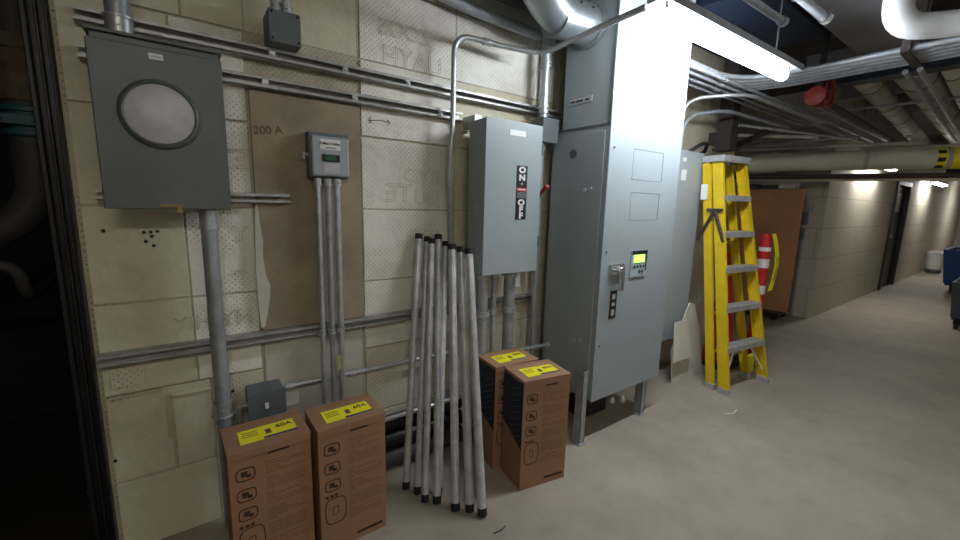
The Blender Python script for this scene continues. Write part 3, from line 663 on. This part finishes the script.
# ------------------------------------------------------------------ brown board on casters
bc = empty('panel_cart', (6.3, 2.3, 0), 'large orange-brown board standing on black casters before the corridor corner', 'cart')
MB().box(6.28, 6.34, 1.83, 3.05, .10, 1.69).build('board', M['brown'], bc, bevel=.003, smooth=False)
MB().box(6.10, 6.50, 1.86, 3.05, .075, .10).build('deck', M['black'], bc)
for x in (6.16, 6.44):
    for y in (1.92, 2.5):
        MB().cyl((x - .02, y, .04), (x + .02, y, .04), .04, n=20).box(x - .028, x + .028, y - .02, y + .02, .05, .078).build('caster', M['rubber'], bc)
tag(MB().box(6.24, 6.40, 1.92, 2.10, 1.691, 1.765).build('small_box', M['offwhite'], bevel=.003), 'small pale box on top of the brown board, right one', 'box')
tag(MB().box(6.24, 6.40, 2.35, 2.52, 1.691, 1.76).build('small_box', M['greybin'], bevel=.003), 'small grey box on top of the brown board, left one', 'box')
# boxes on the corner wall
for (y, z, w, h_, m_, lab) in ((1.85, 1.24, .07, .16, 'gbox', 'lower narrow dark switch box on the corridor corner wall'), (1.86, 1.05, .08, .14, 'gbox', 'dark switch box under the narrow one on the corridor corner wall'),
                           (1.80, 1.42, .05, .10, 'enamel', 'small light switch plate on the corridor corner wall'), (1.86, 1.58, .06, .05, 'offwhite', 'small pale box near the top of the corridor corner wall')):
    tag(MB().box(6.60, 6.657, y, y + w, z, z + h_).build('switch_box', M[m_], bevel=.004), lab, 'switch box')
conduit([(6.63, 1.87, 1.05), (6.63, 1.87, .012)], .012, 'thin conduit down the corridor corner wall', bend=0)

# ------------------------------------------------------------------ corridor things
def far_fixture(x, y, z, L_, lab, m_='lampfar', axis='x'):
    e = empty('ceiling_light', (x, y, z), lab, 'light')
    if axis == 'x':
        MB().box(x - L_ / 2, x + L_ / 2, y - .06, y + .06, z, z + .06).build('housing', M['white'], e)
        MB().box(x - L_ / 2 + .02, x + L_ / 2 - .02, y - .045, y + .045, z - .03, z).build('lens', M[m_], e)
    MB().cyl((x - L_ * .3, y, z + .06), (x - L_ * .3, y, CZ - .003), .004, n=6).cyl((x + L_ * .3, y, z + .06), (x + L_ * .3, y, CZ - .003), .004, n=6).build('hanger', M['galv'], e)
    return e
far_fixture(8.35, 1.52, 2.10, 1.2, 'strip light in the corridor hidden just above the beige pipe')
far_fixture(13.2, 1.48, 2.08, 1.2, 'lit strip light farther down the corridor past the dark door')
far_fixture(17.5, .9, 2.15, 1.2, 'farthest lit strip light near the end of the corridor')
far_fixture(-.2, -.9, 2.45, 1.2, 'strip light on the ceiling behind the camera', 'lampbehind')
far_fixture(4.8, -.9, 2.55, 1.2, 'added fill light over the open side of the floor', 'lampfill')  # added fill lamp that brightens the corridor pipes, no known fixture here

wb = empty('waste_bag', (15.0, 1.45, 0), 'white bagged waste bin against the corridor wall past the door', 'bin')
MB().lathe([(.12, .06), (.15, .2), (.15, .46), (.17, .5), (.13, .54), (.001, .56)], 20, Matrix.Translation((15.0, 1.51, 0))).build('bag', M['white'], wb)
MB().lathe([(.12, 0), (.15, .06), (.13, .1)], 20, Matrix.Translation((15.0, 1.51, 0))).build('bin_base', M['greybin'], wb)
def cart(x, y, sx_, sy_, z0, z1, m_, name, lab):
    e = empty(name, (x, y, 0), lab, 'bin')
    a = MB(); t = .03
    bot = [(x - sx_ * .42, y - sy_ * .42), (x + sx_ * .42, y - sy_ * .42), (x + sx_ * .42, y + sy_ * .42), (x - sx_ * .42, y + sy_ * .42)]
    top = [(x - sx_ * .5, y - sy_ * .5), (x + sx_ * .5, y - sy_ * .5), (x + sx_ * .5, y + sy_ * .5), (x - sx_ * .5, y + sy_ * .5)]
    bv = [a.bm.verts.new((*p_, z0)) for p_ in bot]; tv = [a.bm.verts.new((*p_, z1)) for p_ in top]
    iv = [a.bm.verts.new((x + (p_[0] - x) * .9, y + (p_[1] - y) * .9, z1)) for p_ in top]; jv = [a.bm.verts.new((x + (p_[0] - x) * .9, y + (p_[1] - y) * .9, z0 + .04)) for p_ in bot]
    a.bm.faces.new(bv[::-1]); a.bm.faces.new(jv)
    for i in range(4):
        j = (i + 1) % 4
        a.bm.faces.new((bv[i], bv[j], tv[j], tv[i])); a.bm.faces.new((tv[i], tv[j], iv[j], iv[i])); a.bm.faces.new((iv[i], iv[j], jv[j], jv[i]))
    a.build('tub', M[m_], e, bevel=.01)
    MB().box(x - sx_ * .52, x + sx_ * .52, y - sy_ * .52, y + sy_ * .52, z1 - .03, z1 - .005).build('rim', M[m_], e, bevel=.008) if False else None
    MB().box(x - sx_ * .40, x + sx_ * .40, y - sy_ * .40, y + sy_ * .40, z0 - .03, z0 - .002).build('chassis', M['black'], e)
    for dx_ in (-.34, .34):
        for dy_ in (-.3, .3):
            MB().cyl((x + sx_ * dx_, y + sy_ * dy_ - .02, .055), (x + sx_ * dx_, y + sy_ * dy_ + .02, .055), .055, n=18).box(x + sx_ * dx_ - .02, x + sx_ * dx_ + .02, y + sy_ * dy_ - .03, y + sy_ * dy_ + .03, .06, z0 - .03).build('caster', M['rubber'], e)
    return e
cart(11.8, .60, 1.2, .9, .17, .80, 'blue', 'laundry_cart', 'deep blue wheeled tub bin at the right edge of the corridor')
cart(8.0, .34, .7, .5, .15, .60, 'greybin', 'utility_cart', 'grey wheeled bin nearest at the right edge, before the blue one')

# beige insulated pipe crossing overhead with its marker, and the brown pipe below it
bpz = 2.0
A_, B_ = Vector((5.52, 3.10, bpz)), Vector((7.66, -1.85, bpz))
bp_ = empty('insulated_pipe', (6.7, 1.7, bpz), 'thick beige insulated pipe crossing low over the corridor', 'pipe')
MB().cyl(A_, B_, .108, n=32).build('jacket', M['insul'], bp_)
dr = (B_ - A_).normalized()
jn = MB()
for t_ in (.10, .36, .48, .62, .8):
    c_ = A_.lerp(B_, t_); MB().cyl(c_ - dr * .02, c_ + dr * .02, .111, n=32).build('jacket_band', M['insul2'], bp_)
jc = A_.lerp(B_, .14); MB().cyl(jc, A_.lerp(B_, .21), .125, n=32).build('valve_cover', M['insul'], bp_)
mk = A_.lerp(B_, .4625)
ym = MB().cyl(mk, mk + dr * .30, .1095, n=32).build('marker_band', M['ylabel'], bp_); ym['label'] = 'yellow marker band with black bars'
sk = MB()
for k in range(8):
    a0 = k * PI / 4
    perp = Vector((-dr.y, dr.x, 0))
    pts = []
    for da in (0, .22, .4):
        pts.append(mk + (perp * math.cos(a0 + da) + Vector((0, 0, 1)) * math.sin(a0 + da)) * .1115)
    for u, v in zip(pts, pts[1:]): sk.poly([u, v, v + dr * .06, u + dr * .06], (0, 0, .0006))
sk.build('marker_stripe', M['ink'], ym, smooth=False)
conduit([A_ + Vector((-.13, 0, -.185)), B_ + Vector((-.13, 0, -.185))], .028, 'dark brown pipe just below the beige pipe', bend=0, m='brownbeam', name='brown_pipe')
conduit([A_ + Vector((.22, 0, -.20)), B_ + Vector((.22, 0, -.20))], .02, 'thin tan pipe behind the brown pipe under the beige pipe', bend=0, m='insul', name='tan_pipe')
hg = MB()
conduit([Vector((5.45, 2.9, 2.15)), Vector((6.4, .9, 2.16))], .022, 'pale thin pipe above the left part of the beige pipe', bend=0, m='insul2', name='pale_pipe')
tag(MB().tube([(19.0, 1.2, CZ - .01), (19.0, 1.2, 2.0), (19.0, .1, 1.95)], .22, n=24, bend=.35).build('vent_elbow', M['insulwhite']), 'white curved duct near the far end of the corridor', 'duct')
tag(MB().box(12.0, 12.5, .6, 1.3, 2.2, 2.4).box(12.1, 12.3, .9, 1.1, 2.4, CZ).build('unit_heater', M['black'], bevel=.01), 'dark hanging heater box down the corridor', 'heater')

# ------------------------------------------------------------------ main strip lamp
lm = empty('strip_light', (2.3, 1.06, 2.2), 'bright white strip light in front of the tall cabinet, lit', 'light')
lc = Vector((2.30, 1.06, 2.195)); dl = Vector((1, -.025, 0)).normalized(); L_ = 1.25
a, b = lc - dl * L_ / 2, lc + dl * L_ / 2
cap = [(.031 * math.sin(t * PI / 12), -.031 * math.cos(t * PI / 12)) for t in range(1, 7)]
MB().lathe(cap + [(p_[0], L_ - p_[1]) for p_ in cap[::-1]], 24, Matrix.Translation(a) @ dl.to_track_quat('Z', 'Y').to_matrix().to_4x4()).build('lamp_lens', M['lamp'], lm)
q = Matrix.Translation(lc + Vector((0, 0, .055))) @ Matrix.Rotation(math.atan2(dl.y, dl.x), 4, 'Z')
MB().box(-.66, .80, -.045, .045, -.008, .03, q).build('housing', M['galvdull'], lm, bevel=.004)
for c_ in (a, b): MB().box(c_.x - .012, c_.x + .012, c_.y - .03, c_.y + .03, c_.z + .020, c_.z + .045).build('lamp_holder', M['white'], lm)
hg = MB()
for t_ in (-.5, .5): c_ = lc + dl * t_; hg.cyl((c_.x, c_.y, c_.z + .085), (c_.x, c_.y, CZ - .003), .004, n=6)
hg.build('hanger_rod', M['galv'], lm)

# ------------------------------------------------------------------ ceiling services
BUN = 'row of conduits bending over the floor'
for i in range(5):
    x = 3.44 + i * .075; y = 1.50 + i * .052
    conduit([(x, -1.85, 2.34), (x, y, 2.34), (2.588, y, 2.34)], .017,
            ('nearest', 'second', 'third', 'fourth', 'farthest')[i] + ' of five side-by-side conduits crossing under the ceiling', m='galvdull', bend=.42 + i * .04, group=BUN, name='overhead_conduit')
ck = tag(MB().box(3.40, 3.78, .60, .64, 2.312, 2.322).box(3.40, 3.415, .60, .64, 2.312, 2.40).box(3.765, 3.78, .60, .64, 2.312, 2.40).box(3.40, 3.78, .60, .64, 2.358, 2.366).cyl((3.407, .62, 2.40), (3.407, .62, CZ - .003), .005, n=6).cyl((3.773, .62, 2.40), (3.773, .62, CZ - .003), .005, n=6).build('strap_hanger', M['steeldark']), 'dark strap hanger under the five overhead conduits', 'hanger')
for i in range(4):
    y = 1.46 + i * .07
    conduit([(2.588, y, 2.296), (5.3, y - .03, 2.296)], .012, ('first', 'second', 'third', 'fourth')[i] + ' thin conduit from the corner of the tall cabinet toward the red valve', m='galvdull', bend=0, name='overhead_conduit', group='thin conduits behind the lamp',
            fit=[((3.1 + i * .1, y - .005, 2.296), (1, 0, 0))], fitl=.03, fitr=1.2)
dk = empty('supply_duct', (3.15, .87, 2.62), 'wide dull grey rectangular duct overhead at the top right', 'duct')
MB().box(2.0, 4.3, .70, 1.04, 2.60, 2.88).build('duct_body', M['duct'], dk, bevel=.004)
for x in (2.9, 4.27): MB().box(x, x + .03, .69, 1.043, 2.59, 2.89).build('duct_flange', M['duct'], dk)
tag(MB().box(2.75, 3.84, 1.12, 1.80, 2.66, 2.90).build('return_duct', M['bluebeam'], bevel=.006), 'dark blue duct over the strip lamp', 'duct')
ub = tag(MB().tube([(3.0, .60, CZ - .003), (2.99, .60, 2.335), (3.16, .40, 2.335), (3.22, .1, 2.335), (3.22, -1.88, 2.335)], .06, n=24, bend=.12).build('white_pipe', M['insulwhite']), 'white jacketed pipe dropping and turning at the upper right', 'pipe')
MB().cyl((2.995, .60, 2.50), (2.996, .60, 2.60), .066, n=24).build('jacket_band', M['insulwhite'], ub)
tag(MB().tube([(2.85, .30, CZ - .003), (2.85, .30, 2.50), (3.0, .1, 2.50), (3.05, -1.88, 2.50)], .05, n=20, bend=.1).build('white_pipe', M['insulwhite']), 'second white pipe behind the turning one, at the frame edge', 'pipe')
bb = tag(MB().box(4.33, 4.38, -1.88, 1.30, 2.42, 2.56).box(4.28, 4.43, -1.88, 1.30, 2.56, 2.57).box(4.28, 4.43, -1.88, 1.30, 2.41, 2.42).build('steel_beam', M['bluebeam']), 'dark blue steel beam behind the five overhead conduits', 'beam')
big = [((4.5, 1.06, 2.52), (12.5, 1.50, 2.52), .085, 'insul2', 'left grey insulated pipe running away down the corridor'),
       ((4.5, .78, 2.52), (12.0, 1.00, 2.52), .115, 'insul2', 'thickest grey insulated pipe running away down the corridor'),
       ((4.5, .585, 2.50), (12.0, .81, 2.50), .055, 'insul', 'bright beige insulated pipe running away at the right edge'),
       ((4.5, .30, 2.46), (12.0, .52, 2.46), .10, 'insul', 'beige insulated pipe farthest right, running away')]
for a, b, r, m_, lab in big:
    e = tag(MB().cyl(a, b, r, n=28).build('insulated_pipe', M[m_]), lab, 'pipe')
    a, b = Vector(a), Vector(b); u = (b - a).normalized()
    for k in range(1, 7): c_ = a + u * (k * .95 - .5); MB().cyl(c_ - u * .012, c_ + u * .012, r * 1.03, n=28).build('jacket_band', M['pipegrey'], e)
conduit([(4.0, .71, 2.35), (11.5, .95, 2.35)], .016, 'left thin conduit between the insulated pipes at upper right', bend=0, m='galvdull', name='overhead_conduit')
conduit([(4.0, .64, 2.35), (11.5, .88, 2.35)], .016, 'right thin conduit between the insulated pipes at upper right', bend=0, m='galvdull', name='overhead_conduit')
# red valve
rv = empty('red_valve', (3.75, 1.12, 2.27), 'red sprinkler valve under the ceiling past the end of the lamp', 'valve')
MB().lathe([(.035, -.08), (.065, -.07), (.065, -.05), (.05, -.03), (.05, .05), (.065, .06), (.065, .08), (.03, .09)], 20, Matrix.Translation((3.90, 1.14, 2.25)) @ Matrix.Rotation(PI / 2, 4, 'Y')).build('valve_body', M['darkred'], rv)
wh = MB().tube([(3.96 + .10 * math.cos(k * PI / 8), 1.09, 2.28 + .10 * math.sin(k * PI / 8)) for k in range(17)], .009, n=8)
for k in range(4): wh.cyl((3.96, 1.09, 2.28), (3.96 + .095 * math.cos(k * PI / 2), 1.09, 2.28 + .095 * math.sin(k * PI / 2)), .006, n=6)
wh.build('hand_wheel', M['darkred'], rv)
MB().cyl((3.90, 1.14, 2.28), (3.90, 1.14, CZ - .003), .02, n=12).build('riser', M['pipegrey'], rv)
conduit([(4.0, 1.14, 2.25), (10, 1.27, 2.25)], .022, 'dark red sprinkler pipe running away from the red valve', bend=0, m='steeldark', name='sprinkler_pipe')
# light pieces above the lamp
conduit([(1.9, 1.02, 2.42), (2.72, 1.00, 2.42)], .018, 'left one of two short grey pipes above the lamp', bend=0, m='galvdull', name='overhead_pipe', fit=[((2.71, 1.0, 2.42), (1, 0, 0))], fitl=.02)
conduit([(2.0, .90, 2.46), (2.95, .88, 2.46)], .022, 'right one of two short grey pipes above the lamp', bend=0, m='galvdull', name='overhead_pipe', fit=[((2.94, .88, 2.46), (1, 0, 0))], fitl=.02, hang=[(2.2, .896, 2.46, 2.599)])
# cross clutter between lamp and beige pipe
cl = [((3.9, 1.66, 2.12), (5.5, 1.25, 2.13), .012, 'galvdull', 'thin dark conduit slanting just over the ladder top'),
      ((4.1, 2.4, 2.16), (5.3, 1.5, 2.16), .018, 'insul2', 'thicker pale pipe slanting behind the ladder top'),
      ((4.8, 1.62, 2.343), (9.5, 1.62, 2.343), .02, 'insul2', 'dull pipe running along the corridor wall top'),
      ((4.5, 1.50, 2.343), (9.5, 1.50, 2.343), .016, 'galvdull', 'second dull pipe beside the corridor wall top'),
      ((5.0, 3.1, 2.382), (5.35, .45, 2.382), .013, 'galvdull', 'thin crossing conduit left of the red valve'),
      ((5.6, 3.1, 2.21), (5.9, 1.3, 2.21), .014, 'galvdull', 'lower thin crossing conduit above the brown board'),
      ((4.6, 1.32, 2.31), (9.8, 1.33, 2.31), .014, 'galvdull', 'thin pipe running away under the left grey insulated pipe'),
      ((6.9, 1.5, 2.19), (7.4, -.5, 2.19), .02, 'insul2', 'lower crossing pipe just behind the beige pipe')]
for a, b, r, m_, lab in cl:
    mid = Vector(a).lerp(Vector(b), .03)
    conduit([a, b], r, lab, bend=0, m=m_, name='overhead_pipe', hang=[(*mid, CZ - .003)] if a[0] in (6.9,) else ())
tag(MB().box(3.95, 4.08, 1.74, 1.86, 1.95, CZ - .003).box(3.93, 4.10, 1.72, 1.88, 1.93, 1.95).box(3.99, 4.04, 1.86, W - .001, 2.0, 2.1).build('steel_post', M['steeldark']), 'dark steel post hanging behind the ladder top', 'post')
tag(MB().cyl((4.70, 2.3, 1.95), (4.66, 1.72, 2.17), .03, n=4).build('steel_brace', M['steeldark'], smooth=False), 'dark slanting steel brace right of the ladder top', 'brace')
for i in range(12):
    x = 5.2 + i * 1.2
    tag(MB().box(x, x + .10, -1.88, 1.66, 2.72, CZ - .003).build('ceiling_joist', M['duct'], smooth=False), 'dim ceiling joist above the overhead pipes', 'joist', 'ceiling joists over the corridor')

# ------------------------------------------------------------------ cartons
def make_carton(w, d, h, side_print):
    e = empty('carton', (0, 0, 0), 'tmp', 'carton')
    def P(mb, name, m, parent=e, bevel=0.0):
        o = mb.build(name, m, None, bevel=bevel, smooth=bevel > 0); o.parent = parent; return o
    x, y = w / 2, d / 2
    body = P(MB().box(-x, x, -y, y, 0, h - .002), 'box_body', M['card'], bevel=.003)
    # two top flaps with a small overlap at the front edge
    P(MB().box(-x - .001, x + .001, -y - .001, y * .98, h - .003, h + .001).box(-x, x, -y - .004, -y, h - .03, h), 'top_flap', M['card'], bevel=.0012)
    P(MB().box(-x - .0006, x + .0006, y - .012, y + .002, h, h + .003), 'rear_flap', M['card'])
    lab = P(MB().box(-x * .66, x * .74, -y * .62, y * .40, h + .001, h + .0022), 'yellow_label', M['ylabel'])
    P(MB().box(-x * .1, x * .74, -y * .62, -y * .48, h + .0022, h + .0028), 'label_bar', M['purple'], lab)
    t = text('60A', .034, (x * .47, y * .08, h + .0026), (1, 0, 0), (0, 1, 0), M['ink'], lab, world=False, ext=.0004, bold=.0004)
    ln = MB()
    for k in range(3): ln.box(-x * .58, -x * .2, y * (.12 - .15 * k), y * (.16 - .15 * k), h + .0022, h + .0027)
    ln.box(-x * .02, x * .12, -y * .3, y * .05, h + .0022, h + .0027)
    P(ln, 'label_print', M['cardprint'], lab)
    # printed icons down the left of the front
    def ring(cx, cz, rw, rh, t_, mb):
        n = 20; A = []; B = []
        for k in range(n):
            a = 2 * PI * k / n; c, s_ = math.cos(a), math.sin(a)
            f1 = 1 / max((abs(c) ** 4 + abs(s_) ** 4) ** .25, .01)
            A.append((cx + rw * c * f1, cz + rh * s_ * f1)); B.append((cx + (rw - t_) * c * f1, cz + (rh - t_) * s_ * f1))
        for k in range(n):
            j = (k + 1) % n
            mb.poly([(A[k][0], -y - .0008, A[k][1]), (A[j][0], -y - .0008, A[j][1]), (B[j][0], -y - .0008, B[j][1]), (B[k][0], -y - .0008, B[k][1])], (0, .0012, 0))
    cx = -x + w * .19
    for k, f_ in enumerate((.17, .32, .46)):
        ic = MB(); ring(cx, h * (1 - f_), .031, .025, .004, ic)
        ic.box(cx - .014, cx + .006, -y - .0008, -y, h * (1 - f_) - .008, h * (1 - f_) + .012)
        ic.box(cx + .002, cx + .017, -y - .0008, -y, h * (1 - f_) - .014, h * (1 - f_) - .002)
        P(ic, 'printed_icon', M['cardink'])
    ic = MB(); ring(cx + .008, h * .33, .042, .058, .004, ic); ring(cx + .008, h * .33, .012, .02, .003, ic)
    for k in range(3): ic.box(cx - .03 + k * .018, cx - .018 + k * .018, -y - .0008, -y, h * .33 + .061, h * .33 + .073)
    P(ic, 'printed_icon', M['cardink'])
    tx = MB(); rnd = random.Random(3)
    for k in range(34):
        f_ = .13 + k * .0195
        if k % 6 == 5: continue
        x0 = -x + w * .42
        while x0 < x - w * .1:
            l_ = rnd.uniform(.01, .035); x1 = min(x0 + l_, x - w * .07)
            tx.box(x0, x1, -y - .0005, -y + .0004, h * (1 - f_) - .0012, h * (1 - f_) + .0012); x0 = x1 + .004
            if rnd.random() < .12: break
    to = tx.build('printed_text', M['cardprint'], smooth=False); to.parent = e; to['kind'] = 'stuff'
    hd = MB().box(-x + w * .46, -x + w * .72, -y - .0008, -y, h * .925, h * .94).box(-x + w * .52, x - w * .06, -y - .0008, -y, h * .05, h * .072)
    P(hd, 'printed_heading', M['cardink'])
    if side_print:
        sp = MB().poly([(-x - .0012, -y + .001, h * .97), (-x - .0012, y - .001, h * .97), (-x - .0012, y - .001, h * .52), (-x - .0012, -y + .001, h * .38)], (.0014, 0, 0))
        spo = P(sp, 'side_print', M['navy'])
        zz = MB()
        for k in range(9):
            z0 = h * (.93 - k * .055)
            zz.poly([(-x - .0018, -y + .02, z0), (-x - .0018, y * .2, z0 - .05), (-x - .0018, y * .25, z0 - .044), (-x - .0018, -y + .025, z0 + .006)], (.0008, 0, 0))
            if k < 7: zz.poly([(-x - .0018, y * .3, z0 - .03), (-x - .0018, y - .01, z0), (-x - .0018, y - .01, z0 - .008), (-x - .0018, y * .32, z0 - .038)], (.0008, 0, 0))
        P(zz, 'print_pattern', M['navyline'], spo)
    return e
WD, DP = .272, .192
plain = make_carton(WD, DP, .535, False)
plain.location = (.190, 1.612, 0); plain.rotation_euler.z = math.radians(1.5)
tag(plain, 'brown 60A carton with yellow top label, leftmost, against the low junction box', 'carton', 'brown cartons')
c2_ = copy_tree(plain); c2_.location = (.483, 1.595, 0); c2_.rotation_euler.z = math.radians(.5)
c2_['label'] = 'brown 60A carton with yellow top label, right of the leftmost carton'
pr = make_carton(WD, DP, .575, True)
pr.location = (1.398, 1.408, 0); pr.rotation_euler.z = math.radians(-10.5)
tag(pr, 'brown carton with dark printed side, in front of its twin by the tall cabinet', 'carton', 'brown cartons')
c4 = copy_tree(pr); c4.location = (1.385, 1.628, 0); c4.rotation_euler.z = math.radians(-6)
c4['label'] = 'brown carton with dark printed side, behind the front one beside the pole bundle'

# ------------------------------------------------------------------ poles leaning on the wall
tops = [(.982, 1.233), (1.029, 1.216), (1.058, 1.205), (1.098, 1.225), (1.142, 1.186), (1.185, 1.168), (1.243, 1.154), (1.297, 1.141)]
bots = [(.791, 1.664), (.820, 1.600), (.826, 1.530), (.868, 1.490), (.902, 1.535), (.915, 1.403), (.968, 1.364), (1.000, 1.310)]
rad = [.018, .0155, .0165, .0185, .0165, .020, .020, .020]
yt = [1.90, 1.905, 1.862, 1.90, 1.905, 1.79, 1.665, 1.615]
order = ['first (leftmost)', 'second', 'third', 'fourth', 'fifth', 'sixth', 'seventh', 'eighth (rightmost)']
proto = None
for i in range(8):
    # a top that leans in front of the switch box is brought toward the camera along the view line
    k = yt[i] / 1.90
    tx_, tz_ = tops[i][0] * k, 1.4 + (tops[i][1] - 1.4) * k
    a = Vector((bots[i][0], bots[i][1], .012)); b = Vector((tx_, yt[i], tz_))
    e = empty('pole', a, order[i] + ' of the grey metal poles leaning on the wall, counted along their tops', 'pole', 'leaning grey poles')
    u = (b - a).normalized(); r = rad[i]
    m_ = M['polegrey'] if 'polegrey' in M else M.setdefault('polegrey', mat('pole_zinc', (.66, .67, .68), .45, metal=.35, noise=.35, scale=11))
    MB().cyl(a, b, r, n=20).build('tube', m_, e)
    MB().cyl(a - u * .006, a + u * .028, r * 1.07, n=20).build('end_cap', M['rubber'], e)
    MB().cyl(b - u * .022, b + u * .006, r * 1.07, n=20).build('end_cap', M['rubber'], e)

# ------------------------------------------------------------------ small things on the floor
tag(MB().tube([(2.95, 1.12, .004), (3.0, 1.09, .004), (3.08, 1.10, .004)], .004, n=6).build('cable_tie', M['white']), 'small pale scrap on the floor in front of the ladder', 'scrap')
tag(MB().tube([(.98, 1.20, .0025), (1.02, 1.195, .004), (1.05, 1.205, .0025)], .0022, n=6).build('wood_splinter', M['steeldark']), 'small dark splinter on the floor in front of the poles', 'scrap')

# ------------------------------------------------------------------ render look
w = bpy.data.worlds.new('world'); S.world = w; w.use_nodes = True
w.node_tree.nodes['Background'].inputs[0].default_value = (.02, .02, .022, 1)
S.view_settings.view_transform = 'Standard'; S.view_settings.look = 'None'; S.view_settings.gamma = 1
S.view_settings.use_curve_mapping = False
S.view_settings.exposure = 0.45
S.cycles.use_denoising = True
S.cycles.max_bounces = 8
S.cycles.sample_clamp_indirect = 4
